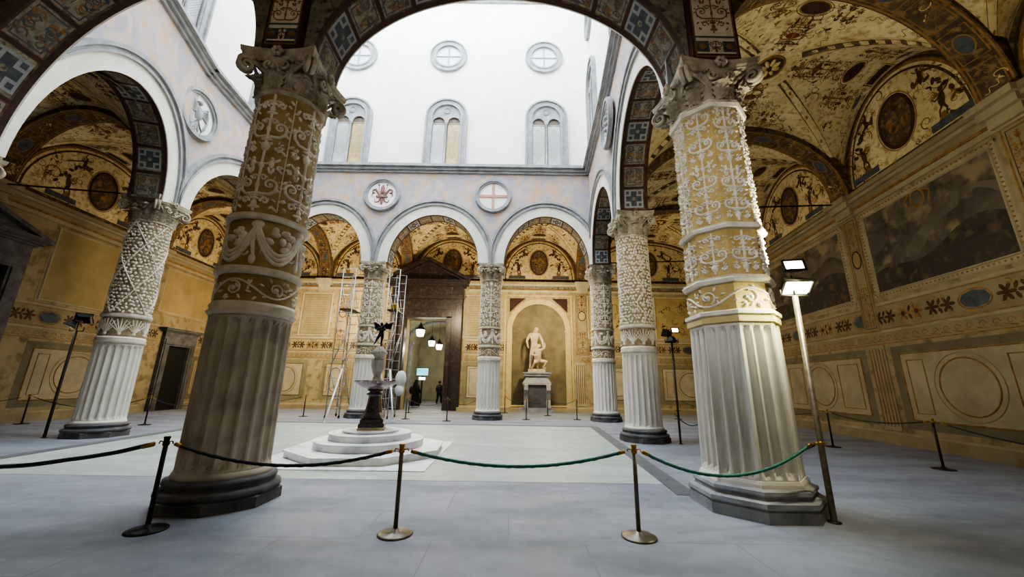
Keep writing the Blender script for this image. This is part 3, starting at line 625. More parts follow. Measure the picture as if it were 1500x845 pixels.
def lunette(mb,P,s0,s1,rng,z=ZW,rise=3.05,dark=False):
    c=(s0+s1)/2; hf=(s1-s0)/2-.1
    pts=[(c+(hf-.35)*math.cos(pi*i/40),z+.25+(rise-.35)*math.sin(pi*i/40)) for i in range(41)]
    mb.add([P(x,y,.004) for x,y in [(c+hf*1.0*math.cos(pi*i/40),z+.05+rise*math.sin(pi*i/40)) for i in range(41)]],[tuple(range(41))],10)
    mb.add([P(x,y,.008) for x,y in pts],[tuple(range(41))],5)
    for d,m,w in ((0,4,.08),(.1,6,.05),(-.16,3,.07)): ribbon(mb,P,[(c+(hf-.35+d)*math.cos(pi*i/40),z+.25+(rise-.35+d)*math.sin(pi*i/40)) for i in range(41)],w,w,.012,m)
    oval(mb,P,c,z+1.4,.52,.78,.016,10); oring(mb,P,c,z+1.4,.56,.82,.13,.018,6,.02); oring(mb,P,c,z+1.4,.66,.92,.03,.018,4)
    for a in range(6): blob(mb,P,c+rng.uniform(-.3,.3),z+1.1+rng.uniform(-.1,.6),.16,.1,rng.random()*3,.019,4,0,7)
    for sg in (-1,1):
        x=c+sg*1.35; 
        creature(rng,mb,P,x,z+1.05,.75,sg,.016,3,4); creature(rng,mb,P,c+sg*1.0,z+2.15,.5,-sg,.016,3,4); creature(rng,mb,P,c+sg*2.15,z+.95,.45,sg,.016,4,3)
        for q in range(9): blob(mb,P,c+sg*(.75+.13*q),z+2.0-.055*q*q*.3+rng.uniform(-.06,.06),.11,.06,rng.random()*3,.015,3,0,9)
        ribbon(mb,P,[(c+sg*1.3,z+.5),(c+sg*1.3,z+.7)],.3,.1,.014,4)
        quad(mb,P,min(c+sg*.9,c+sg*2.0),max(c+sg*.9,c+sg*2.0),z+.28,z+.5,.014,9)
        ribbon(mb,P,spiral(c+sg*1.9,z+1.2,.3,1.3,0,sg,16),.07,.03,.014,4); ribbon(mb,P,[(c+sg*.75,z+1.9),(c+sg*1.1,z+2.2),(c+sg*1.6,z+1.9)],.1,.04,.014,3)
    def mask(x,y): t=(x-c)/(hf-.4); return abs(t)<1 and y<z+.2+(rise-.5)*math.sqrt(1-t*t) and math.hypot((x-c)/.75,(y-z-1.4)/1.0)>1
    squig(rng,mb,P,c-hf,c+hf,z+.35,z+rise,70,.38,[3,4,4,6],.012,mask)
def cornice(mb,P,s0,s1):
    for z0,z1,h,m in ((7.45,7.6,.06,2),(7.6,7.68,.1,4),(7.68,7.86,.08,12),(7.86,7.96,.2,2),(7.96,8.1,.3,8)): pbox(mb,P,s0,s1,z0,z1,-.02,h,m)
def corbel(mb,P,s): 
    for z0,z1,w,h in ((7.5,7.75,.36,.16),(7.75,7.95,.42,.28),(7.95,8.12,.5,.42)): pbox(mb,P,s-w,s+w,z0,z1,0,h,2)
def plinth(mb,P,s0,s1,h=.28,d=.18): pbox(mb,P,s0,s1,0,h,0,d,8); pbox(mb,P,s0,s1,h,h+.06,0,d-.05,2)
def murals(P,s0,s1,z0,z1,name,label,landscape=True,frame_w=.16):
    o=empty(name,P((s0+s1)/2,z0,0)); tag(o,label,'painting','framed wall paintings')
    fb=MB(); frame(fb,P,s0,s1,z0,z1,frame_w,.012,0,.05); frame(fb,P,s0+.11,s1-.11,z0+.11,z1-.11,.04,.02,0,.02)
    for sidep in range(2):
        z=(z0,z1)[sidep]
        n=int((s1-s0)/.12)
        for i in range(n): blob(fb,P,s0+(s1-s0)*(i+.5)/n,z,.035,.035,0,.062,1,.012,6)
    n=int((z1-z0)/.12)
    for x in (s0,s1):
        for i in range(n): blob(fb,P,x,z0+(z1-z0)*(i+.5)/n,.035,.035,0,.062,1,.012,6)
    fb.build('frame',[M['sdl'],M['inkl']],o,o.location).location=(0,0,0)
    cb=MB(); quad(cb,P,s0+.1,s1-.1,z0+.1,z1-.1,.012,0)
    W=s1-s0;H=z1-z0
    if landscape:
        def hill(f,m,h): pts=[(s0+.11,z0+.11)]+[(s0+.11+(W-.22)*i/20,z0+.11+(H-.25)*f(i/20)) for i in range(21)]+[(s1-.11,z0+.11)]; mb_=[P(x,y,h) for x,y in pts]; cb.add(mb_,[tuple(range(len(pts)))],m)
        hill(lambda t:.62+.2*math.sin(t*5+.4)-.12*t,2,.0135)
        hill(lambda t:.3+.45*max(0,1-abs(t-.18)*2.2)+.04*math.sin(t*19),0,.015)
        hill(lambda t:.32+.06*math.sin(t*9)+.1*math.sin(t*4+1),1,.0165)
        oring(cb,P,(s0+s1)/2,z1-.35,.2,.26,.06,.017,3); blob(cb,P,(s0+s1)/2,z1-.35,.16,.2,0,.018,2)
        for sg in (-1,1): ribbon(cb,P,[((s0+s1)/2+sg*.22,z1-.15),((s0+s1)/2+sg*.4,z1-.3),((s0+s1)/2+sg*.3,z1-.62)],.08,.03,.018,3)
    cb.build('canvas',[M['mural'],M['mural2'],M['mural3'],M['inkl']],o,o.location).location=(0,0,0)
def wall_base(mb,P,s0,s1,n=12,z0=0,z1=ZC+.3,h=0,mat=0): quad(mb,P,s0,s1,z0,z1,h,mat,n,1)
M['sw']=mat('side_wall_shaded',(152,138,106),(132,118,86),.9,.9,.08,15,c3=(112,98,70),s3=3); M['sl']=mat('side_sand_shaded',(144,132,104),(124,112,84),1.2,.9,.06,15)  # darkened copies of the wall colours, dimness of the sides painted in
M['sd']=mat('side_olive_shaded',(112,106,84),(96,90,70),1.5,.9); M['sdl']=mat('side_panel_shaded',(158,148,122),(136,126,100),1.5,.85,.08,20); M['so']=mat('side_ochre_shaded',(150,132,92),(132,114,76),1.2,.9)
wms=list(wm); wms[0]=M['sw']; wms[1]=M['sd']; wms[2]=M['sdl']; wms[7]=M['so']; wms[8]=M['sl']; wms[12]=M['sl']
# right wall
A=(rx(YN),YN);B=(rx(YF),YF); PRW,LRW=line_map(A,B); sy=lambda y:(y-YN)*LRW/(YF-YN)
mb=MB(); rng=random.Random(11); wall_base(mb,PRW,0,LRW); cs=[0,sy(7.2),sy(12.3),sy(18.35),LRW]
bands(mb,PRW,0,LRW,rng); plinth(mb,PRW,0,LRW,.3,.16); cornice(mb,PRW,0,LRW)
for i in range(4):
    a,b=cs[i]+(.5 if i else .3),cs[i+1]-(.5 if i<3 else .3); dado_panel(mb,PRW,a,b,.5,2.9); lunette(mb,PRW,cs[i],cs[i+1],rng)
for s in cs[1:4]:
    fl_pilaster(mb,PRW,s,.62,.4,2.98); upper_pilaster(mb,PRW,s,.66,rng); corbel(mb,PRW,s)
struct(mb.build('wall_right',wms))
murals(PRW,cs[0]+.5,cs[1]-.5,4.5,7.3,'wall_painting','dark painted panel at the right edge, nearest the camera on the right wall')
murals(PRW,cs[1]+.5,cs[2]-.5,4.5,7.3,'wall_painting','large dark framed landscape painting on the right wall, bounded by a pale beaded frame')
murals(PRW,cs[2]+.5,cs[3]-.5,4.5,7.3,'wall_painting','framed painting on the right wall behind the tall floodlight pole')
murals(PRW,cs[3]+.5,LRW-.5,4.5,7.3,'wall_painting','farthest painting on the right wall, in the far right corner of the loggia')
# left wall (travelling towards the camera)
A=(lx(YF),YF);B=(lx(YN),YN); PLW,LLW=line_map(A,B); sl=lambda y:(YF-y)*LLW/(YF-YN)
mb=MB(); rng=random.Random(12); wall_base(mb,PLW,0,LLW); cs=[0,sl(18.35),sl(11.6),sl(5.75),LLW]
d1=(sl(13.25),sl(8.7)); d2=(sl(21.9),sl(19.2))
bands(mb,PLW,0,LLW,rng,(d1,d2)); cornice(mb,PLW,0,LLW)
for a,b in ((0,d2[0]),(d2[1],d1[0]),(d1[1],LLW)): plinth(mb,PLW,a,b,.3,.16)
for i in range(4): lunette(mb,PLW,cs[i],cs[i+1],rng)
for a,b in ((.3,d2[0]-.1),(d2[1]+.3,cs[1]-.45),(cs[1]+.45,sl(14.0)),(d1[1]+.3,cs[3]-.4),(cs[3]+.4,LLW-.3)):
    if b-a>.5: dado_panel(mb,PLW,a,b,.5,2.9)
for s in (cs[1],cs[3]): fl_pilaster(mb,PLW,s,.62,.4,2.98); upper_pilaster(mb,PLW,s,.66,rng); corbel(mb,PLW,s)
corbel(mb,PLW,cs[2])
# plain ochre panels with pale borders
for y0,y1 in ((13.9,17.6),(19.1,23.2)):
    a,b=sl(y1),sl(y0); z0=4.45 if y0<18 else 5.0
    quad(mb,PLW,a,b,z0,7.3,.01,7); frame(mb,PLW,a,b,z0,7.3,.09,.014,2,.02); frame(mb,PLW,a-.14,b+.14,z0-.14,7.42,.025,.012,4)
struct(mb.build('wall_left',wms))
def door_surround(P,s0,s1,zo,name,m,ped,fw=.4,proj=.3):
    "stone doorcase: opening s0..s1 up to zo"
    o=struct(empty(name,P((s0+s1)/2,0,0)))
    fb=MB()
    for a,b in ((s0-fw,s0),(s1,s1+fw)):
        pbox(fb,P,a,b,0,zo,0,proj*.6); pbox(fb,P,a+.08,b-.08,.0,zo,proj*.6,proj*.75)
    pbox(fb,P,s0-fw,s1+fw,zo,zo+fw,0,proj*.6); pbox(fb,P,s0-fw+.06,s1+fw-.06,zo+.08,zo+fw-.05,proj*.6,proj*.75)
    t=zo+fw
    for z0,z1,e,h in ((0,.5,.0,.6),(.5,.6,.1,.85),(.6,.72,.22,1.2),(.72,.8,.28,1.4)): pbox(fb,P,s0-fw-e,s1+fw+e,t+z0*fw/.5*.8,t+z1*fw/.5*.8,0,proj*h)
    fb.build('door_frame',m,o,o.location).location=(0,0,0)
    t=t+.8*fw/.5*.8
    if ped:
        pb=MB(); c=(s0+s1)/2; hw=(s1-s0)/2+fw+.28
        v=[P(c-hw,t,0),P(c+hw,t,0),P(c,t+ped,0),P(c-hw,t,proj*.7),P(c+hw,t,proj*.7),P(c,t+ped,proj*.7)]
        pb.add(v,[(3,4,5),(0,2,5,3),(1,4,5,2)])
        for z,e,h in ((0,.0,1.5),(.1,.0,1.3)):
            for sg in (-1,1): solid_ribbon(pb,P,[(c+sg*(hw+.12),t+z*.5),(c,t+ped+.1-z)],.14-z*.6,0,proj*h)
        pbox(pb,P,c-hw-.1,c+hw+.1,t-.02,t+.1,0,proj*1.45)
        pb.build('pediment',m,o,o.location).location=(0,0,0)
    return o
for n,(s0,s1,zo,ped,fw,lab) in enumerate(((sl(12.6),sl(9.35),5.35,.85,.5,0),(sl(21.5),sl(20.1),3.3,0,.4,1))):
    o=door_surround(PLW,s0,s1,zo,'door_%d'%(n+1),M['serena_dark'],ped,fw)
    db=MB(); quad(db,PLW,s0,s1,0,zo,.03,0); db.build('door_leaf',M['dark'],o,o.location).location=(0,0,0)  # flat black panel painted in for the darkness of the open doorway
# near wall behind the camera
A=(lx(YN),YN);B=(rx(YN),YN); PNW,LNW=line_map(A,B); mb=MB(); rng=random.Random(13); wall_base(mb,PNW,0,LNW); cornice(mb,PNW,0,LNW)
for a,b in ((.5,6),(7,13),(14,20.3),(21.3,LNW-.5)): dado_panel(mb,PNW,a,b,.5,2.9)
struct(mb.build('wall_near',wm))
# far wall with portal opening and niche
xa,xb=rx(YF),lx(YF); PFW,LFW=line_map((xa,YF),(xb,YF)); sx=lambda x:xa-x
PO=(-6.72,-4.12,5.62); NI=(-.12,3.62,4.98)
mb=MB(); rng=random.Random(14)
nc=(NI[0]+NI[1])/2; nr=(NI[1]-NI[0])/2
for x0,x1,z0 in ((NI[1],xa,0),(PO[1],NI[0],0),(xb,PO[0],0),(PO[0],PO[1],PO[2])): quad(mb,PFW,sx(x1),sx(x0),z0,ZC+.3,0,0,4,1)
N=28;vs=[]
for i in range(N+1):
    x=nc-nr*math.cos(pi*i/N); z=NI[2]+nr*math.sin(pi*i/N); vs+=[PFW(sx(x),z,0),PFW(sx(x),ZC+.3,0)]
mb.add(vs,[(2*i,2*i+2,2*i+3,2*i+1) for i in range(N)],0)
# portal reveals
for x in PO[:2]: mb.add([(x,YF,0),(x,YF+.9,0),(x,YF+.9,PO[2]),(x,YF,PO[2])],[(0,1,2,3)],8)
mb.add([(PO[0],YF,PO[2]),(PO[1],YF,PO[2]),(PO[1],YF+.9,PO[2]),(PO[0],YF+.9,PO[2])],[(0,1,2,3)],8)
S=lambda a,b:(sx(b),sx(a))
skips=(S(PO[0]-1.1,PO[1]+1.1),S(NI[0]-.35,NI[1]+.35))
bands(mb,PFW,0,LFW,rng,skips)
cr=[0,sx(4.6),sx(-1.05),sx(-6.92),sx(-12.3),LFW]
for a,b in ((0,sx(NI[1]+.1)),(sx(NI[0]-.1),sx(PO[1]+.9)),(sx(PO[0]-.9),LFW)):
    pbox(mb,PFW,a,b,0,.22,0,.55,8); pbox(mb,PFW,a,b,.22,.3,0,.1,2)
pbox(mb,PFW,sx(NI[1]+.1),sx(NI[0]-.1),0,.22,0,.55,8)
for i in range(5): lunette(mb,PFW,cr[i],cr[i+1],rng)
for a,b in S(9.3,12.9)and ((sx(13.2),sx(9.2)),(sx(8.3),sx(5.1)),(sx(-1.5),sx(-3.0)),(sx(-8.2),sx(-9.2)),(sx(-10.0),sx(-11.8)),(sx(-12.7),sx(-15.2)),(sx(-16),sx(-18.2))): dado_panel(mb,PFW,a,b,.5,2.9)
for x in (8.75,4.35,-9.6,-15.6): fl_pilaster(mb,PFW,sx(x),.6,.35,2.95)
for x in (8.75,4.55,-10.9,-15.6): upper_pilaster(mb,PFW,sx(x),.85,rng)
cornice(mb,PFW,0,sx(PO[1]+1.3)); cornice(mb,PFW,sx(PO[0]-1.3),LFW)
for x in (4.6,-1.05,-12.3): corbel(mb,PFW,sx(x))
# inscription-like ruled plaques, spandrel panels beside the niche
for x0,x1 in ((-3.1,-1.5),(-9.9,-8.3),(-13.6,-11.7)):
    quad(mb,PFW,sx(x1),sx(x0),4.45,7.2,.01,8); frame(mb,PFW,sx(x1),sx(x0),4.45,7.2,.1,.012,2,.03); frame(mb,PFW,sx(x1)+.1,sx(x0)-.1,4.55,7.1,.02,.016,4)
    for i in range(15): ribbon(mb,PFW,[(sx(x1)+.22,6.9-i*.15),(sx(x0)-.22-rng.random()*.2,6.9-i*.15)],.018,.018,.014,4)
frame(mb,PFW,sx(NI[1]+.28),sx(NI[0]-.28),.3,7.25,.14,.012,11,.03)
solid_ribbon(mb,PFW,[(sx(NI[1]),0.2)]+[(sx(nc+nr*math.cos(pi*i/N)),NI[2]+nr*math.sin(pi*i/N)) for i in range(N+1)]+[(sx(NI[0]),.2)],.34,0,.06,11)
for sg in (-1,1): fill(mb,PFW,[(sx(nc+sg*nr),7.05),(sx(nc+sg*.85),7.05),(sx(nc+sg*1.45),6.55),(sx(nc+sg*nr),6.1)],.02,6)
for x0,x1 in ((3.95,4.1),(4.95,8.3),(9.3,13.0)):
    if x1-x0>1: 
        quad(mb,PFW,sx(x1),sx(x0),4.5,7.25,.01,7); frame(mb,PFW,sx(x1),sx(x0),4.5,7.25,.1,.014,2,.03); squig(rng,mb,PFW,sx(x1)+.4,sx(x0)-.4,4.8,7,30,.4,[3,4,10],.014)
struct(mb.build('wall_far',wm))
# niche shell
mb=MB(); N=24; vs=[]; dep=1.1
for i in range(N+1):
    t=pi*i/N; x=nc-nr*math.cos(t); y=YF+dep*math.sin(t); vs+=[(x,y,0),(x,y,NI[2])]
fs=[(2*i,2*i+2,2*i+3,2*i+1) for i in range(N)]; mb.add(vs,fs,0,True)
K=10;vs=[]
for k in range(K+1):
    e=pi/2*k/K
    for i in range(N+1): t=pi*i/N; vs.append((nc-nr*math.cos(t)*math.cos(e),YF+dep*math.sin(t)*math.cos(e),NI[2]+nr*math.sin(e)))
# arch-shaped front: sweep so the mouth stays a semicircle
vs=[]
for k in range(K+1):
    q=k/K
    for i in range(N+1):
        a=pi*i/N; vs.append((nc-nr*math.cos(a)*math.cos(q*pi/2)*1.0,YF+dep*math.sin(q*pi/2),NI[2]+nr*math.sin(a)*math.cos(q*pi/2)))
mb.add(vs,[(k*(N+1)+i,k*(N+1)+i+1,(k+1)*(N+1)+i+1,(k+1)*(N+1)+i) for k in range(K) for i in range(N)],0,False)
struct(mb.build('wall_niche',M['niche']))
# portal doorcase
o=struct(empty('door_3',((PO[0]+PO[1])/2,YF,0))); m=M['portal']
fb=MB()
for x0,x1 in ((PO[0]-.98,PO[0]),(PO[1],PO[1]+.98)):
    box(fb,x0,x1,YF-.3,YF+.02,0,7.0)
    i0,i1=(x1-.3,x1) if x1==PO[0] else (x0,x0+.3); box(fb,i0,i1,YF-.42,YF-.3,0,5.7); o0,o1=(x0,x0+.4) if x1==PO[0] else (x1-.4,x1); box(fb,o0+.02,o1-.02,YF-.5,YF-.29,0,6.6); box(fb,o0-.0,o1+.0,YF-.54,YF-.28,6.6,6.87)
box(fb,PO[0],PO[1],YF-.295,YF+.02,PO[2],7.0); box(fb,PO[0]-.3,PO[1]+.3,YF-.42,YF-.3,PO[2],PO[2]+.35); box(fb,PO[0]-.55,PO[1]+.55,YF-.36,YF-.28,6.15,6.75)
fb.build('door_frame',m,o,o.location).location=(0,0,0)
eb=MB()
for z0,z1,e,h in ((6.85,7.1,.05,.55),(7.1,7.65,.0,.48),(7.65,7.78,.15,.65),(7.78,7.92,.3,.85),(7.92,8.02,.36,.92)): box(eb,PO[0]-.98-e,PO[1]+.98+e,YF-h,YF,z0,z1)
for sg in (-1,1): c=(PO[0]+PO[1])/2+sg*1.5; box(eb,c-.15,c+.15,YF-.6,YF-.4,7.12,7.62)
eb.build('entablature',m,o,o.location).location=(0,0,0)
pb=MB(); c=(PO[0]+PO[1])/2; hw=2.6; t=8.02; pk=9.42
pb.add([(c-hw,YF-.5,t),(c+hw,YF-.5,t),(c,YF-.5,pk-.1)],[(0,1,2)])
Pp=lambda s,z,h:(s,YF-h,z)
for sg in (-1,1): solid_ribbon(pb,Pp,[(c+sg*(hw+.1),t+.02),(c,pk)],.2,0,.95); solid_ribbon(pb,Pp,[(c+sg*(hw-.35),t+.02),(c,pk-.22)],.12,0,.75)
pb.build('pediment',m,o,o.location).location=(0,0,0)
# passage beyond the portal
mb=MB()
box(mb,-9.3,-9.1,YF+.9,38,0,7.2); box(mb,-3.6,-3.4,YF+.9,38,0,7.2); box(mb,-9.3,-3.4,38,38.2,0,7.2)
box(mb,-9.3,PO[0],YF+.8,YF+.9,0,7.2); box(mb,PO[1],-3.4,YF+.8,YF+.9,0,7.2); box(mb,PO[0],PO[1],YF+.8,YF+.9,PO[2],7.2)
struct(mb.build('wall_passage',M['pass']))
mb=MB(); N=16; vs=[]
for y in (YF+.9,38):
    for i in range(N+1): a=pi*i/N; vs.append((-6.35-2.8*math.cos(a),y,5.0+1.9*math.sin(a)))
mb.add(vs,[(i,i+1,N+2+i,N+1+i) for i in range(N)],0,True); struct(mb.build('ceiling_passage',M['pass']))
for i,(y,) in enumerate(((28.5,),(33.0,))):
    mb=MB(); N=20
    Pq=lambda s,z,h,y=y:(s,y+h,z); solid_ribbon(mb,Pq,[(-6.35-2.75*math.cos(pi*k/N),5.0+1.85*math.sin(pi*k/N)) for k in range(N+1)],.2,-.25,.25)
    box(mb,-9.1,-8.65,y-.3,y+.3,0,4.8); box(mb,-9.1,-8.5,y-.38,y+.38,4.8,5.0); box(mb,-9.1,-8.55,y-.36,y+.36,0,.3)
    struct(mb.build(nexttrim(),M['serena']))
mb=MB(); lathe(mb,[(.32,0),(.32,.2),(.25,.3),(.22,3.6),(.34,3.9),(.34,4.1),(.3,4.3)],20,(-4.9,33.5,0)); o=mb.build('stone_column',M['serena'],None,(-4.9,33.5,0)); tag(o,'thin grey stone column inside the lit passage beyond the dark portal','column')
mb=MB(); box(mb,-5.75,-4.05,37.9,38.0,0,4.2); struct(mb.build('door_4',M['serena_dark']))
# ------------------------------------------------------------------ columns
ORN={}
def ngon_r(th,n,R,rot):
    a=(th-rot)%(2*pi/n)-pi/n; return R*math.cos(pi/n)/math.cos(a)
def flutes(mb,z0,z1,R0,R1,nf=20,octo=False,rot=0,mat=0):
    per=8 if not octo else 8; seg=nf*per; rows=[0,.012,.03,.05,.07,.3,.6,.93,.95,.97,.985,1]; vs=[]
    for r in rows:
        z=z0+(z1-z0)*r; R=R0+(R1-R0)*r; zz=min(r,1-r)*(z1-z0)
        for i in range(seg):
            th=2*pi*i/seg+rot; t=(i%per)/per; 
            d=0
            if .12<t<.88:
                q=(t-.5)/.38; hw=math.sqrt(max(0,1-q*q)); cap=.06+ (1-hw)*.09
                d=.055*hw if zz>cap else .055*hw*max(0,(zz-.03)/(cap)) if zz>.03 else 0
            rr=ngon_r(th,8,R*1.04,rot) if octo else R
            rr-=d; vs.append((rr*math.cos(th),rr*math.sin(th),z))
    fs=[(k*seg+i,k*seg+(i+1)%seg,(k+1)*seg+(i+1)%seg,(k+1)*seg+i) for k in range(len(rows)-1) for i in range(seg)]
    mb.add(vs,fs,mat,False)
def cyl_map(Rz,octo,rot=0):
    def P(s,z,h): # s in radians
        R=Rz(z); r=ngon_r(s,8,R*1.04,rot) if octo else R
        return ((r+h)*math.cos(s),(r+h)*math.sin(s),z)
    return P
def prof_ring(mb,prof,octo,rot,mat=0):
    if octo: lathe(mb,[(r*1.045,z) for r,z in prof],8,(0,0,0),mat,False,rot)
    else: lathe(mb,prof,48,(0,0,0),mat,True)
def leaf(mb,a,z0,h,w,r0,out,mat=0,nx=8,ny=18,rf=None):
    "acanthus leaf standing at angle a on the bell, tip curling out"
    vs=[]
    for j in range(ny+1):
        t=j/ny
        rr=r0+.02+ (out*(t**2.6)); z=z0+h*(math.sin(min(1,t*1.12)*pi/2) if t<.85 else 1-.0) - (h*.16*((t-.8)/.2)**1.3 if t>.8 else 0)
        ww=w*(.75+.45*math.sin(pi*t*.9))*(1 if t<.75 else 1-.75*((t-.75)/.25)**1.5)*(1+.26*math.sin(t*28))
        for i in range(nx+1):
            u=-1+2*i/nx; ang=a+u*ww/2/rr; ro=rr+.07*(1-u*u)+.03*math.cos(u*pi*4)*(1-t*.4)+.012*math.sin(t*28)*abs(u); vs.append((ro*math.cos(ang),ro*math.sin(ang),z-abs(u)*.03*h))
    mb.add(vs,[(j*(nx+1)+i,j*(nx+1)+i+1,(j+1)*(nx+1)+i+1,(j+1)*(nx+1)+i) for j in range(ny) for i in range(nx)],mat,True)
def capital_mesh():
    mb=MB(); R=.5
    lathe(mb,[(R,0),(R+.08,.02),(R+.08,.07),(R,.09),(R-.05,.2),(R-.03,.5),(R+.06,.62),(R+.1,.7)],40,(0,0,0),0,True,0,False)
    for i in range(8): leaf(mb,2*pi*i/8,.08,.3,.24,R+.0,.2)
    for i in range(8): leaf(mb,2*pi*(i+.5)/8,.1,.5,.2,R-.04,.24)
    # volutes at the corners
    for k in range(4):
        a=pi/4+pi/2*k; ca,sa=math.cos(a),math.sin(a)
        for sg in (-1,1):
            pts=[]
            for p in spiral(.8,.53,.14,1.6,pi*.55,-1,22): pts.append(((p[0])*ca-sg*.045*sa,(p[0])*sa+sg*.045*ca,p[1]))
            st=[((.52+.05*i)*math.cos(a-sg*(.45-.11*i)),(.52+.05*i)*math.sin(a-sg*(.45-.11*i)),.36+.075*i) for i in range(4)]
            tube(mb,st+pts,[.03]*4+[.045-.001*i for i in range(23)],6)
        # small inner spirals on each face
        f=pi/2*k
        for sg in (-1,1):
            pp=spiral(sg*.15,.52,.1,1.2,(0 if sg<0 else pi),sg,14)
            tube(mb,[( (R+.11)*math.cos(f)-x*math.sin(f),(R+.11)*math.sin(f)+x*math.cos(f),z) for x,z in pp],.026,6)
        for j in range(6):
            an=2*pi*j/6; x=.07*math.cos(an); z=.74+.06*math.sin(an); ball(mb,((R+.16)*math.cos(f)-x*math.sin(f),(R+.16)*math.sin(f)+x*math.cos(f),z),.045,0,8)
    # abacus with concave sides
    pts=[]
    for k in range(4):
        a=pi/2*k; 
        for i in range(9):
            t=-1+2*i/8; x=.64+.0-.09*(1-t*t)+.0; y=t*.64
            pts.append((x*math.cos(a)-y*math.sin(a),x*math.sin(a)+y*math.cos(a)))
    n=len(pts); vs=[];lv=[(.93,.66),(.99,.7),(1.0,.73),(1.03,.76),(1.05,.85)]
    for s,z in lv: vs+=[(x*s,y*s,z) for x,y in pts]
    fs=[(k*n+i,k*n+(i+1)%n,(k+1)*n+(i+1)%n,(k+1)*n+i) for k in range(len(lv)-1) for i in range(n)]+[tuple(range((len(lv)-1)*n,len(lv)*n)),tuple(range(n))[::-1]]
    mb.add(vs,fs)
    return mb
CAP=capital_mesh()
cap_proto=[None]
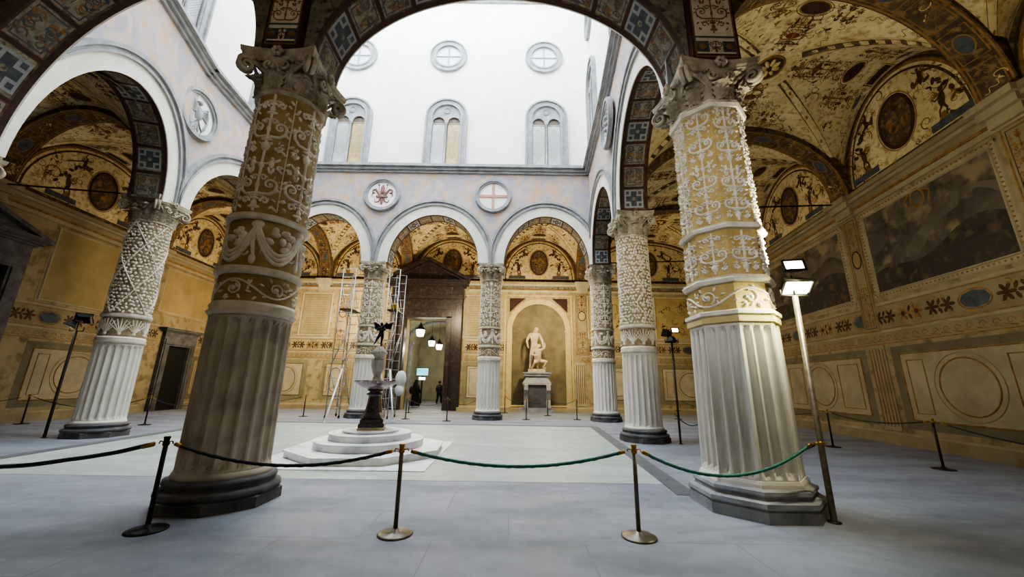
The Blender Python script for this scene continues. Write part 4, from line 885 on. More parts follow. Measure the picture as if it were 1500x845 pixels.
def column(key,label,style,octo=False,rot=pi/8,seed=1,detail=1.0):
    x,y,zt=CL[key]; sc=zt/7.05
    root=empty('column',(x,y,0)); tag(root,label,'column','carved courtyard columns')
    z=lambda v:v*sc
    q=1.0 if octo else .88
    Rz=lambda v: (.615-.075*max(0,min(1,(v-.4)/6.0)) if octo else .548-.045*max(0,min(1,(v-.4)/6.0)))
    rng=random.Random(seed)
    b=MB(); lathe(b,[(.84*q,0),(.84*q,.13),(.8*q,.15)],8,(0,0,0),0,False,pi/8); prof_ring(b,[(r_*q,z_) for r_,z_ in [(.78,.14),(.81,.17),(.8,.22),(.73,.24),(.71,.27),(.74,.3),(.73,.34),(.66,.36)]],octo,rot)
    b.build('base',M['serena_dark'] if key not in('FR',) else M['serena'],root)
    s=MB(); prof_ring(s,[(.66*q,.35),(.65*q,.4),(.63*q,.44)],octo,rot); flutes(s,.43,z(2.5),Rz(.4),Rz(2.5),20 if not octo else 24,octo,rot)
    s.build('fluted_shaft',M['shaft_shaded' if key=='FL' else 'shaft'],root)
    m=MB(); mats=[M['stucco'],M['yellow'] if key=='FR' else M['stucco']]
    if key=='FR': prof_ring(m,[(.58,z(2.5)),(.62,z(2.52)),(.62,z(2.6)),(.6,z(2.61))],octo,rot,1); prof_ring(m,[(.6,z(2.61)),(.64,z(2.63)),(.64,z(2.68)),(.6,z(2.7))],octo,rot,0)
    else: prof_ring(m,[(r_*q,z(z_)) for r_,z_ in [(.56,2.5),(.62,2.51),(.66,2.56),(.62,2.6),(.64,2.65),(.61,2.7),(.56,2.7)]],octo,rot)
    m.build('lower_moulding',mats,root)
    P=cyl_map(Rz,octo,rot); rl={'serp':.02}
    ground={'gold':M['goldb'],'goldw':M['gold'],'pebble':M['grit'],'leaf':M['goldb'],'scroll':M['grit']}[style]
    def zone(name,z0,z1,kind):
        o=MB(); nseg=64; 
        vs=[P(2*pi*i/nseg+rot,z0+(z1-z0)*j/4,-.012) for j in range(5) for i in range(nseg)]
        o.add(vs,[(j*nseg+i,j*nseg+(i+1)%nseg,(j+1)*nseg+(i+1)%nseg,(j+1)*nseg+i) for j in range(4) for i in range(nseg)],1,not octo)
        R=Rz((z0+z1)/2); C=2*pi*R; Pm=lambda s_,z_,h:P(s_/R,z_,h-.008)
        H=z1-z0
        if kind=='motif':
            n=8 if octo else 5; w=C/n
            for i in range(n):
                SB=motif(random.Random(seed+(i%2)),w*.98,H-.06,w*(.08 if octo else .075)); emit(o,Pm,SB,(i+.5)*w+rot*R,z0+.03,0,0,.02)
                if not octo:
                    ribbon(o,Pm,[(i*w+rot*R,z0+.05+ (H-.1)*k/20) for k in range(21)],.02,.02,0,0,.014)
                    for k in range(int(H/.16)): blob(o,Pm,i*w+rot*R+(.045 if k%2 else -.045),z0+.1+k*.16,.05,.022,.7 if k%2 else 2.4,0,0,.02)
        elif kind=='rinceau':
            n=6; SB=rinceau(C,H,n if H<.5 else 6,.03); 
            for p_,a_,b_ in SB[0]: 
                if len(p_)>40: p_=p_[:]
                ribbon(o,Pm,[(x_,z0+y_) for x_,y_ in p_],a_,b_,0,0,.02)
            for q in SB[1]: blob(o,Pm,q[0],z0+q[1],q[2],q[3],q[4],0,0,.03)
            squ=random.Random(seed)
            for i in range(40): blob(o,Pm,squ.random()*C,z0+H*squ.uniform(.1,.9),.04,.018,squ.random()*3,0,0,.02,6)
        elif kind=='garland':
            n=5; w=C/n
            for i in range(n):
                c0=i*w; 
                for off in (0,.07,.14):
                    ribbon(o,Pm,[(c0+w*t/16,z0+H*.92-off-(H*.62)*(1-((t-8)/8)**2)) for t in range(17)],.06,.06,0,0,.03)
                for t in range(9): blob(o,Pm,c0+w*.5+rng.uniform(-.17,.17),z0+H*.55+rng.uniform(-.08,.2),.07,.05,rng.random()*3,0,0,.05)
                ribbon(o,Pm,[(c0,z0+H*.95),(c0-.03,z0+H*.5),(c0+.02,z0+H*.12)],.09,.04,0,0,.03); blob(o,Pm,c0,z0+H*.9,.09,.07,0,0,0,.04)
                blob(o,Pm,c0,z0+H*.15,.05,.08,0,0,0,.03)
                for sg in(-1,1): emit(o,Pm,([(spiral(c0+sg*.13,z0+H*.3,.07,1.1,0,sg,12),.025,.012)],[]),0,0,0,0,.018)
        elif kind=='palmette':
            n=10; w=C/n
            for i in range(n):
                c0=(i+.5)*w
                for a in (-1.25,-.8,-.4,0,.4,.8,1.25):
                    pts=[(c0+ (H*.42)*math.sin(a)*t/6*(1+.12*t/6),z0+H*.2+(H*.72)*math.cos(a*.72)*(t/6)) for t in range(7)]; ribbon(o,Pm,pts,.045,.02,0,0,.025)
                blob(o,Pm,c0,z0+H*.16,.05,.05,0,0,0,.03)
        elif kind=='pebble':
            n=int(C*H/.0065*detail)
            cell=.104; rows=int(H/cell)
            for r_ in range(rows):
                nn=int(C/cell)
                for c_ in range(nn):
                    xx=(c_+.5*(r_%2)+rng.uniform(-.25,.25))*C/nn; zz=z0+(r_+.5+rng.uniform(-.25,.25))*H/rows
                    blob(o,Pm,xx,zz,rng.uniform(.042,.058),rng.uniform(.028,.044),rng.random()*3,0,0,.026,7)
            if key=='L1':
                for k in range(4):
                    for d in (-1,1): ribbon(o,Pm,[(k*C/4+d*C*.5*t/30,z0+H*t/30) for t in range(31)],.03,.03,.012,0,.025)
            else:
                for k in range(4): ribbon(o,Pm,[(k*C/4+.12*math.sin(t*.7),z0+H*t/30) for t in range(31)],.03,.03,.01,0,.02)
        o.build(name,[M['stucco'],ground],root)
    def ring(z0,z1,nm='ring_moulding'):
        r=MB(); R0=Rz(z0); prof_ring(r,[(R0-.03,z0),(R0+.04,z0+.01),(R0+.06,(z0+z1)/2),(R0+.035,z1-.03),(R0+.045,z1-.01),(R0-.03,z1)],octo,rot); r.build(nm,M['stucco'],root)
    if style in ('gold','goldw','scroll'):
        zone('lower_relief_band',z(2.69),z(3.1),'rinceau'); ring(z(3.1),z(3.22)); zone('middle_relief_band',z(3.22),z(3.95),'garland' if not octo else 'motif'); ring(z(3.95),z(4.05)); zone('upper_relief',z(4.05),z(6.2),'motif')
    else:
        zone('lower_relief_band',z(2.69),z(3.25),'palmette'); ring(z(3.25),z(3.37)); zone('upper_relief',z(3.37),z(6.2),'pebble')
    if octo: ring(z(6.12),z(6.26),'necking')
    if cap_proto[0] is None:
        c=CAP.build('capital',M['capital'],root); cap_proto[0]=c
    else:
        c=cap_proto[0].copy(); COL.objects.link(c); c.parent=root
    c.location=(0,0,z(6.18)); k=(zt-z(6.18))/.85; c.scale=(1.0 if octo else .93,1.0 if octo else .93,k)
    return root
column('FL','thick foreground column left of centre, gilt scroll reliefs over a fluted foot','gold',seed=21)
column('FR','octagonal foreground column on the right with white reliefs on gold ground','goldw',octo=True,seed=33)
column('L1','left column covered in pebble-like leaves crossed by diagonal bands','pebble',seed=5)
column('R1','column with a mossy leaf pattern just left of the octagonal column','pebble',seed=6)
column('F3','corner column where far and right arcades meet, partly hidden by leafy column','scroll',seed=7)
column('F2','slim far column with carved garlands, between the dark portal and the niche','scroll',seed=8)
column('F1','far column wrapped by the metal scaffold, left of the dark portal','scroll',seed=9)
column('F0','far left corner column hidden behind the thick foreground column','scroll',seed=10)
column('L0','near left corner column, only a sliver of its capital showing at the left edge','scroll',seed=12)
# ------------------------------------------------------------------ roundels
def roundel(P,s,z,label,kind,R=.93):
    h=T/2; Q=lambda x,y,hh:P(s+x,z+y,h+hh)
    o=empty('roundel',Q(0,0,0)); tag(o,label,'medallion','roundels on the arcade spandrels')
    circ=lambda r:[(r*math.cos(2*pi*i/44),r*math.sin(2*pi*i/44)) for i in range(45)]
    fb=MB(); solid_ribbon(fb,Q,circ(R-.06),.1,0,.16); solid_ribbon(fb,Q,circ(R-.15),.08,0,.11); solid_ribbon(fb,Q,circ(R-.0),.05,0,.1)
    fb.build('frame',M['serena'],o,o.location).location=(0,0,0)
    db=MB(); fill(db,Q,circ(R-.15)[:-1],.03); db.build('disc',M['plaster'],o,o.location).location=(0,0,0)
    e=MB(); mt=M['serena']
    if kind=='cross':
        mt=M['rose']; pbox(e,Q,-.075,.075,-.76,.76,.03,.06); pbox(e,Q,-.76,.76,-.075,.075,.03,.065)
    elif kind=='lily':
        mt=M['rosed']
        blob(e,Q,0,.28,.13,.34,0,.03,0,.06,14)
        for sg in (-1,1):
            ribbon(e,Q,[(sg*.06,-.12),(sg*.2,.08),(sg*.36,.3),(sg*.5,.26),(sg*.5,.1),(sg*.38,.08)],.2,.08,.03,0,.05)
            ribbon(e,Q,[(sg*.05,-.15),(sg*.16,-.4),(sg*.32,-.44),(sg*.38,-.3)],.13,.05,.03,0,.04)
            ribbon(e,Q,[(sg*.06,0),(sg*.2,.34),(sg*.22,.54)],.05,.03,.03,0,.03); blob(e,Q,sg*.22,.56,.06,.06,0,.03,0,.04)
            ribbon(e,Q,[(sg*.46,.12),(sg*.56,-.05),(sg*.46,-.14)],.06,.03,.03,0,.03)
        pbox(e,Q,-.3,.3,-.17,-.08,.03,.1); blob(e,Q,0,-.38,.09,.24,0,.03,0,.05)
    elif kind=='eagle':
        blob(e,Q,0,0,.17,.34,0,.03,0,.1,12); blob(e,Q,.04,.42,.1,.11,0,.04,0,.08); ribbon(e,Q,[(.1,.42),(.2,.38)],.07,.02,.08,0,.03)
        for sg in (-1,1):
            for k in range(6): ribbon(e,Q,[(sg*.1,.2-.03*k),(sg*(.35+.02*k),.42-.1*k),(sg*(.44-.012*k),.1-.1*k),(sg*(.4-.03*k),-.18-.08*k)],.11,.04,.03,0,.05)
            ribbon(e,Q,[(sg*.06,-.25),(sg*.2,-.45),(sg*.3,-.52)],.09,.05,.03,0,.05)
        for k in (-1,0,1): ribbon(e,Q,[(0,-.3),(k*.14,-.62)],.1,.12,.03,0,.04)
    else:
        ribbon(e,Q,arcpts(0,0,.42,24,0,2*pi),.14,.14,.03,0,.06); 
        for k in range(6): a=pi/2+k*pi/3; blob(e,Q,.22*math.cos(a),.26*math.sin(a),.1,.1,0,.05,0,.12)
        for sg in (-1,1):
            for k in range(4): blob(e,Q,sg*(.3+.08*k),.45-.04*k*k,.12,.05,sg*.5,.05,0,.08)
    e.build('emblem',mt,o,o.location).location=(0,0,0)
M['rose']=mat('rose_marble',(196,140,132),(176,120,112),5,.7); M['rosed']=mat('rose_brown_stone',(140,104,98),(112,82,76),6,.8)
roundel(PF,XF(-6.86),11.1,'round grey-framed medallion with a rose-brown lily on the far arcade','lily')
roundel(PF,XF(-1.05),11.1,'round medallion with a red cross on white, above the far arcade','cross')
roundel(PL1,LL1-.05,10.75,'round medallion with an eagle relief on the left arcade wall','eagle',.9)
roundel(PR,6.25,11.1,'round medallion with raised balls on the right arcade, seen edge-on','balls',.9)
# ------------------------------------------------------------------ tie rods
def rod(a,b,lab):
    mb=MB(); tube(mb,[a,b],.03,8); tag(mb.build('tie_rod',M['black'],None,a),lab,'rod','iron tie rods across the loggias')
rod((CL['L1'][0]-.5,CL['L1'][1],7.5),(lx(11.6)+.5,11.6,7.95),'thin black iron tie rod from the left pebbled column to the left wall')
rod((CL['R1'][0]+.55,CL['R1'][1],7.6),(rx(12.3)-.5,12.3,8.0),'thin black iron tie rod behind the octagonal column, reaching the right wall')
rod((CL['F3'][0]+.55,CL['F3'][1],7.7),(rx(18.35)-.5,18.35,8.0),'farthest iron tie rod across the right loggia')
# ------------------------------------------------------------------ rope posts
def post(x,y,h,label,m='polepatina',lean=0,brass=True):
    o=empty('rope_post',(x,y,0)); tag(o,label,'post','rope barrier posts')
    b=MB(); lathe(b,[(.19,0),(.19,.012),(.17,.022),(.05,.03),(.035,.06)],28); b.build('base',M[m],o)
    p=MB(); lathe(p,[(.024,.03),(.024,h-.09)],14); p.build('pole',M[m],o)
    k=MB(); lathe(k,[(.026,h-.1),(.034,h-.09),(.034,h-.07),(.028,h-.06),(.03,h-.02),(.036,h-.012),(.03,h)],14); 
    for a in (0,pi): tube(k,[(.03*math.cos(a),0,h-.06),(.07*math.cos(a),0,h-.05),(.08*math.cos(a),0,h-.08)],.007,6)
    k.build('top_knob',M['brass'] if brass else M[m],o)
    return (x,y,h-.07)
def rope(a,b,sag,m,label,r=.018,hooks=True,seg=None,grp='ropes between the posts'):
    a=Vector(a);b=Vector(b); d=(b-a).normalized()*.075; a=a+d; b=b-d; d=(b-a); L=d.length; u=Vector((d.x,d.y,0)).normalized()
    o=empty('rope',a); tag(o,label,'rope',grp)
    n=seg or 46; pts=[]
    for i in range(n+1): t=i/n; p=a+d*t; p.z-=sag*4*t*(1-t); pts.append(p-a)
    mb=MB(); tube(mb,pts[1:-1] if hooks else pts,r,9,twist=70 if r>.012 else None); mb.build('cord',M[m],o)
    if hooks:
        for q in ((pts[0],pts[1],pts[2]),(pts[-1],pts[-2],pts[-3])):
            h=MB(); c=q[0]+(q[2]-q[0])*.9; tube(h,[q[0]+(q[2]-q[0])*.3,c],r*1.25,8); h.build('end_ferrule',M['brass'],o)
s0=post(-3.93,4.62,.96,'dark rope post at the foot of the thick left foreground column','black',brass=False)
s1=post(-1.23,4.62,.92,'bronze rope post in the left foreground with brass top')
s2=post(1.43,4.64,.95,'bronze rope post in the centre-right foreground with brass top')
rope((-8.6,4.4,.93),s0,.30,'roped','dark rope running from the left edge of the photo to the dark post',.022)
rope(s0,s1,.20,'roped','dark twisted rope between the dark post and the left bronze post',.018)
rope(s1,s2,.17,'ropeg','green twisted rope hanging between the two bronze foreground posts',.018)
LP=(4.03,5.2)
rope(s2,(LP[0]-.04,LP[1],.93),.33,'ropeg','green twisted rope from the right bronze post to the tall floodlight pole',.018)
# left loggia
a=post(-17.0,13.9,1.0,'rope post in front of the left wall near the pedimented door','iron'); b=post(-13.0,14.2,1.0,'rope post standing behind the left pebbled column','iron'); c=post(-16.9,21.2,1.0,'rope post beside the small dark door of the left wall','iron')
rope((-17.2,8.5,.95),a,.3,'roped','dark rope along the left wall, reaching the left edge of the photo',.012); rope(a,b,.35,'roped','dark rope passing behind the left pebbled column',.012); rope(b,(-14.2,19.2,.9),.4,'roped','pale slack rope right of the left pebbled column',.012)
# far loggia
fp=[(-9.6,18.4,'rope post left of the scaffold in front of the far wall'),(-4.72,17.9,'rope post left of the passage opening, beside the scaffold'),(-2.76,17.3,'rope post in front of the right jamb of the dark portal'),(.76,18.5,'rope post left in front of the statue niche'),(3.2,18.9,'rope post right of the statue niche, beside the corner column')]
q=[post(x,y,.98,l,'iron') for x,y,l in fp]
q2=[post(x,y,.98,l,'iron') for x,y,l in ((-5.55,21.6,'rope post just inside the left edge of the portal opening'),(-1.6,20.6,'rope post behind the slim garlanded column'),(-.3,22.6,'rope post near the left edge of the statue niche'),(2.0,21.0,'rope post in front of the statue pedestal'))]
rope((-13.5,19.5,.9),q[0],.25,'roped','dark rope in front of the far wall left of the scaffold',.012)
rope(q2[0],q[1],.2,'roped','short rope beside the left portal jamb',.012); rope(q[1],q[2],.3,'roped','rope across the front of the portal passage',.012); rope(q[2],q2[1],.3,'roped','rope from the portal post towards the slim garlanded column',.012)
rope(q2[2],q[3],.2,'roped','short rope at the left foot of the statue niche',.012); rope(q[3],q2[3],.25,'roped','left rope in front of the statue pedestal',.012); rope(q2[3],q[4],.25,'roped','right rope in front of the statue pedestal',.012)
# right loggia
r1=post(9.13,8.55,1.02,'dark rope post nearest the large landscape painting on the right wall','iron'); r2=post(9.22,11.45,1.02,'dark rope post standing behind the tall floodlight pole','iron'); r3=post(8.6,20.2,1.0,'farthest rope post in the right loggia, left of the octagonal column','iron')
rope(r1,(10.4,4.6,.95),.35,'roped','dark rope along the right wall leaving the right edge of the photo',.013); rope(r1,r2,.14,'roped','dark rope between the two posts by the right wall',.013); rope(r2,r3,.35,'roped','dark rope running deep along the right loggia wall',.012)
rope((LP[0]+.04,LP[1],.93),(5.3,9.2,.7),.3,'roped','short dark rope behind the foot of the octagonal column',.014)
rope((4.8,11.6,.85),(7.2,14.3,.75),.42,'ropeg','green rope hanging from the thin lamp stand behind the octagonal column',.016)
# ------------------------------------------------------------------ floodlight stands
def head(parent,loc,face,glow,sc=1.0,bright=True,name='floodlight_head'):
    o=empty(name,loc); o.parent=parent; d=Vector(face).normalized(); o.rotation_euler=d.to_track_quat('Y','Z').to_euler()
    b=MB(); w,h,t=.17*sc,.11*sc,.09*sc
    v=[(-w*.7,-t,-h*.6),(w*.7,-t,-h*.6),(w*.7,-t,h*.6),(-w*.7,-t,h*.6),(-w,t*.4,-h),(w,t*.4,-h),(w,t*.4,h),(-w,t*.4,h)]
    b.add(v,[(0,1,2,3)[::-1],(0,1,5,4),(1,2,6,5),(2,3,7,6),(3,0,4,7)]); 
    for x0,x1,z0,z1 in ((-w-.01,-w+.02,-h-.01,h+.01),(w-.02,w+.01,-h-.01,h+.01),(-w,w,-h-.01,-h+.02),(-w,w,h-.02,h+.01)): box(b,x0,x1,t*.35,t*.6,z0,z1)
    for k in range(5): box(b,-w*.6+k*w*.3-.005,-w*.6+k*w*.3+.005,-t-.03,-t+.02,-h*.5,h*.5)
    b.build('housing',M['black'],o)
    g=MB(); g.add([(-w+.015,t*.38,-h+.015),(w-.015,t*.38,-h+.015),(w-.015,t*.38,h-.015),(-w+.015,t*.38,h-.015)],[(0,1,2,3)]); g.build('lens',M[glow],o)
    return o
def lamp(x,y,h,label,pm,heads,cat='lamp',r=.036):
    o=empty('floodlight_stand',(x,y,0)); tag(o,label,cat)
    p=MB(); lathe(p,[(r+.004,0),(r,.02),(r,h)],16); p.build('pole',M[pm],o)
    c=MB(); lathe(c,[(r,.0),(r+.04,.005),(r+.04,.012),(r,.02)],16,(0,0,0)); c.build('foot_flange',M['iron'],o); c=MB(); lathe(c,[(r,.9),(r+.012,.905),(r+.012,.935),(r,.94)],16); tube(c,[(-.09,0,.92),(.09,0,.92)],.008,6); c.build('collar',M['brass'] if pm!='black' else M['iron'],o)
    br=MB(); tube(br,[(0,0,h-.02),(0,0,h+.3)],.014,8); tube(br,[(-.2,0,h+.0),(.2,0,h+.0)],.012,6); tube(br,[(-.2,0,h),(-.2,0,h+.12)],.012,6); tube(br,[(.2,0,h),(.2,0,h+.12)],.012,6); br.build('bracket',M['black'],o)
    for l,f,g,s in heads: head(o,l,f,g,s)
    return o
lamp(LP[0],LP[1],2.88,'tall floodlight pole beside the octagonal column, with two glowing heads','polepatina',[((.05,0,3.32),(-.25,-1,.35),'lampg',.8),((.02,-.02,3.02),(-.1,-.75,-.8),'lamps',1.15)])
lamp(4.92,11.55,2.9,'thin dark lamp stand with a small orange light, behind the leafy right column','black',[((.12,0,3.28),(.1,-1,.2),'lampw',.7),((-.12,.05,3.2),(-.5,.6,.3),'black',1.0),((0,0,2.98),(.1,-.1,-1),'black',1.0)],r=.03)
lamp(-12.6,10.9,2.9,'dark floodlight stand in front of the left pebbled column','black',[((.1,0,3.3),(-.6,.5,.5),'black',1.0),((-.14,-.05,3.08),(-.35,-.35,-1),'lamps',1.15),((.3,0,3.2),(.6,.4,.2),'black',.9)],r=.035)
mb=MB(); box(mb,3.86,3.98,5.28,5.33,.1,.19); box(mb,3.8,4.0,5.3,5.4,.2,.24); tag(mb.build('power_box',M['sheet'],None,(3.9,5.3,0)),'small grey power box between the octagonal column base and the floodlight pole','box')
M['greym']=mat('grey_veined_marble',(196,194,186),(164,162,154),7,.5)
FC=(-3.27,9.45)
o=empty('fountain',(FC[0],FC[1],0)); tag(o,'small marble fountain on round steps with a dark pedestal and wide basin','fountain')
b=MB(); box(b,-1.9,1.7,-1.9,1.8,0,.02); b.build('paving_slab',M['marble'],o)
b=MB(); lathe(b,[(1.74,.02),(1.74,.13),(1.77,.135),(1.77,.17)],8,(0,0,0),0,False,pi/8+.08); 
b.build('octagonal_step',M['marble'],o)
for r,z0,z1 in ((1.22,.17,.33),(.93,.33,.47),(.64,.47,.52)):
    b=MB(); lathe(b,[(r-.02,z0),(r-.015,z0+.01),(r-.015,z1-.035),(r,z1-.025),(r,z1-.006),(r-.008,z1)],64,smooth=False); b.build('round_step',M['marble'],o)
b=MB(); lathe(b,[(.42,.52),(.42,.57),(.4,.58)],4,(0,0,0),0,False,pi/4+.25); b.build('plinth',M['statue'],o)
b=MB(); q=pi/4+.25
lathe(b,[(.4,.57),(.4,.66),(.36,.67),(.36,.75),(.3,.78)],4,(0,0,0),0,False,q)
lathe(b,[(.28,.78),(.25,.84),(.2,.9),(.16,1.1),(.14,1.25),(.15,1.3)],8,(0,0,0),0,False,q)
lathe(b,[(.15,1.28),(.2,1.31),(.2,1.33),(.13,1.36),(.13,1.38),(.19,1.41),(.16,1.43),(.12,1.45)],24); b.build('pedestal',M['porph'],o)
b=MB(); lathe(b,[(.1,1.42),(.2,1.44),(.36,1.5),(.46,1.56),(.5,1.6),(.52,1.615),(.52,1.635),(.49,1.64),(.46,1.61),(.3,1.55),(.0,1.53)],56); b.build('basin',M['basin'],o)
b=MB(); lathe(b,[(.13,1.53),(.13,1.63)],4,(0,0,0),1,False,q); lathe(b,[(.1,1.63),(.1,1.7),(.07,1.73),(.1,1.8),(.16,1.95),(.17,2.05),(.15,2.1),(.16,2.12)],24); lathe(b,[(.14,2.12),(.1,2.17),(.12,2.22),(.17,2.3),(.16,2.34),(.11,2.4),(.09,2.44),(.05,2.46)],24)
for k in range(4): a=k*pi/2+.4; ball(b,(.15*math.cos(a),.15*math.sin(a),2.3),.05,0,8)
b.build('vase_support',[M['greym'],M['basin']],o)
# ------------------------------------------------------------------ skin figures
def figure(joints,edges,radii,root=0,sub=2):
    me=bpy.data.meshes.new('body'); me.from_pydata(joints,edges,[]); ob=bpy.data.objects.new('body_tmp',me); COL.objects.link(ob)
    md=ob.modifiers.new('s','SKIN'); md.use_smooth_shade=True
    lay=me.skin_vertices[0] if me.skin_vertices else None
    if lay is None:
        bpy.context.view_layer.objects.active=ob; lay=me.skin_vertices[0]
    for i,r in enumerate(radii):
        rr=r if isinstance(r,(tuple,list)) else (r,r); lay.data[i].radius=rr; lay.data[i].use_root=(i==root)
    s=ob.modifiers.new('u','SUBSURF'); s.levels=sub; s.render_levels=sub
    dg=bpy.context.evaluated_depsgraph_get(); ev=ob.evaluated_get(dg); nm=bpy.data.meshes.new_from_object(ev)
    bpy.data.objects.remove(ob); return nm
def man(P,k=1.0,bulk=1.0):
    """P: dict of joints. returns mesh"""
    names=['pelvis','waist','chest','neck','headb','head','headt']; J=[P[n] for n in names]; E=[(0,1),(1,2),(2,3),(3,4),(4,5),(5,6)]
    R=[.125,.115,.14,.055,.06,.092,.07]
    R=[(.15,.11),(.13,.1),(.17,.115),(.055,.055),(.065,.07),(.085,.1),(.06,.075)]
    for sd in ('l','r'):
        i=len(J); J+=[P['sh'+sd],P['el'+sd],P['wr'+sd],P['hd'+sd]]; E+=[(2,i),(i,i+1),(i+1,i+2),(i+2,i+3)]; R+=[(.065,)*2,(.045,)*2,(.03,)*2,(.035,.02)]
        i=len(J); J+=[P['hp'+sd],P['kn'+sd],P['an'+sd],P['to'+sd]]; E+=[(0,i),(i,i+1),(i+1,i+2),(i+2,i+3)]; R+=[(.095,)*2,(.062,)*2,(.038,)*2,(.035,.025)]
    J=[tuple(c*k for c in j) for j in J]; R=[tuple(c*k*bulk for c in r) for r in R]
    return figure(J,E,R)
stand=dict(pelvis=(0,0,.95),waist=(0,0,1.1),chest=(0,0,1.33),neck=(0,0,1.5),headb=(0,-.01,1.57),head=(0,-.02,1.66),headt=(0,-.01,1.75),
 shl=(-.19,0,1.42),ell=(-.25,.02,1.15),wrl=(-.24,-.06,.9),hdl=(-.23,-.08,.8),shr=(.19,0,1.42),elr=(.25,.02,1.15),wrr=(.24,-.06,.9),hdr=(.23,-.08,.8),
 hpl=(-.1,0,.88),knl=(-.11,-.02,.5),anl=(-.11,.02,.09),tol=(-.12,-.12,.04),hpr=(.1,0,.88),knr=(.11,-.02,.5),anr=(.11,.02,.09),tor=(.12,-.12,.04))
def obj_from(name,me,m,parent=None,loc=(0,0,0),rz=0,sc=1):
    me.materials.clear(); me.materials.append(m); o=bpy.data.objects.new(name,me); COL.objects.link(o); o.location=loc; o.rotation_euler=(0,0,rz); o.scale=(sc,)*3
    if parent: o.parent=parent
    return o
# bronze winged child on the fountain
o=empty('bronze_statuette',(FC[0],FC[1],2.46)); tag(o,'small dark bronze winged child poised on top of the fountain vase','sculpture')
p=dict(stand); p.update(pelvis=(0,0,.85),waist=(.02,0,1.0),chest=(.04,-.02,1.2),neck=(.03,-.03,1.38),headb=(.02,-.04,1.44),head=(0,-.05,1.55),headt=(-.01,-.04,1.68),
 shl=(-.16,-.02,1.28),ell=(-.28,-.16,1.1),wrl=(-.1,-.3,1.12),hdl=(-.02,-.33,1.14),shr=(.22,-.02,1.28),elr=(.32,-.16,1.12),wrr=(.18,-.3,1.2),hdr=(.1,-.33,1.22),
 hpl=(-.11,0,.78),knl=(-.22,-.12,.46),anl=(-.42,.12,.22),tol=(-.5,.04,.12),hpr=(.11,0,.78),knr=(.1,-.06,.42),anr=(.06,.0,.06),tor=(.05,-.14,.03))
obj_from('body',man(p,1.0,1.25),M['bronze'],o,sc=.36)
wg=MB()
for sg in (-1,1):
    for k in range(6):
        pts=[(sg*.04,.05,.47),(sg*(.12+.012*k),.08,.56-.02*k),(sg*(.26-.012*k),.1,.62-.035*k)]
        Pw=lambda x,z,h: (x,.09+h,z); ribbon(wg,Pw,[(a[0],a[2]) for a in pts],.05,.02,.01,0,.015)
wg.build('wings',M['bronze'],o)
fh=MB(); tube(fh,[(-.08,-.1,.44),(-.02,-.13,.42),(.05,-.12,.44),(.1,-.08,.52),(.15,-.06,.58)],[.025,.05,.045,.03,.045],8); fh.build('held_fish',M['bronze'],o)
# ------------------------------------------------------------------ statue group in the niche
sxn=1.6; sy_=YF-.05
o=empty('statue_pedestal',(sxn,sy_,.0)); o.scale=(1.2,1.0,1.0); tag(o,'grey stone pedestal with scroll legs under the marble statue group','pedestal')
b=MB(); box(b,-.62,.62,-.5,.5,.22,1.62); b.build('core',M['serena_dark'],o)
b=MB(); box(b,-.72,.72,-.62,.55,1.58,1.68); v=[(-.72,-.62,1.68),(.72,-.62,1.68),(.72,.55,1.68),(-.72,.55,1.68),(-.5,-.42,2.1),(.5,-.42,2.1),(.5,.4,2.1),(-.5,.4,2.1)]; b.add(v,[(0,1,5,4),(1,2,6,5),(2,3,7,6),(3,0,4,7),(4,5,6,7)]); box(b,-.66,.66,-.56,.5,2.1,2.28); box(b,-.72,.72,-.62,.55,2.24,2.33); b.build('top_block',M['serena'],o)
b=MB(); box(b,-.85,.85,-.75,.6,.0,.24); b.build('foot_slab',M['serena'],o)
for sg in (-1,1):
    l=MB(); prof=[(-.56,1.56),(-.78,1.5),(-.82,1.3),(-.66,1.1),(-.6,.7),(-.72,.4),(-.74,.24)]
    Pl=lambda y,z,h,sg=sg:(sg*.56+h,y,z); solid_ribbon(l,Pl,[(y,z) for y,z in prof],.16,-.1,.1); l.build('scroll_leg',M['serena'],o)
o=empty('marble_statue',(sxn,sy_,2.33)); tag(o,'weathered marble group of a standing nude over a crouching figure, in the niche','sculpture')
b=MB(); box(b,-.52,.52,-.42,.4,0,.2); b.build('plinth',M['statue'],o)
p=dict(stand); p.update(waist=(-.03,0,1.12),chest=(-.02,-.04,1.36),neck=(.0,-.07,1.54),headb=(.04,-.09,1.6),head=(.07,-.12,1.68),headt=(.09,-.12,1.78),
 shl=(-.22,-.02,1.46),ell=(-.34,-.0,1.2),wrl=(-.3,-.14,.95),hdl=(-.26,-.2,.86),shr=(.2,-.05,1.46),elr=(.32,-.1,1.2),wrr=(.34,-.24,.98),hdr=(.33,-.3,.88),
 knl=(-.16,-.12,.52),anl=(-.2,.0,.1),tol=(-.22,-.14,.06),knr=(.14,-.02,.5),anr=(.12,.14,.1),tor=(.14,.02,.06))
obj_from('standing_figure',man(p,1,1.2),M['statue'],o,(-.1,.08,.18),0,1.48)
p=dict(pelvis=(.0,.0,.42),waist=(-.02,-.03,.58),chest=(-.1,-.1,.78),neck=(-.1,-.14,.94),headb=(-.06,-.16,1.0),head=(.0,-.18,1.08),headt=(.05,-.18,1.16),
 shl=(-.26,-.08,.86),ell=(-.36,-.2,.66),wrl=(-.2,-.34,.62),hdl=(-.1,-.38,.62),shr=(.08,-.14,.88),elr=(.26,-.16,.98),wrr=(.3,-.1,1.18),hdr=(.26,-.06,1.26),
 hpl=(-.1,-.02,.38),knl=(-.22,-.34,.3),anl=(-.3,-.05,.06),tol=(-.34,.1,.05),hpr=(.1,-.0,.38),knr=(.36,-.3,.34),anr=(.2,-.14,.06),tor=(.3,-.3,.04))
obj_from('crouching_figure',man(p,1,1.2),M['statue'],o,(.12,-.12,.2),.1,1.3)
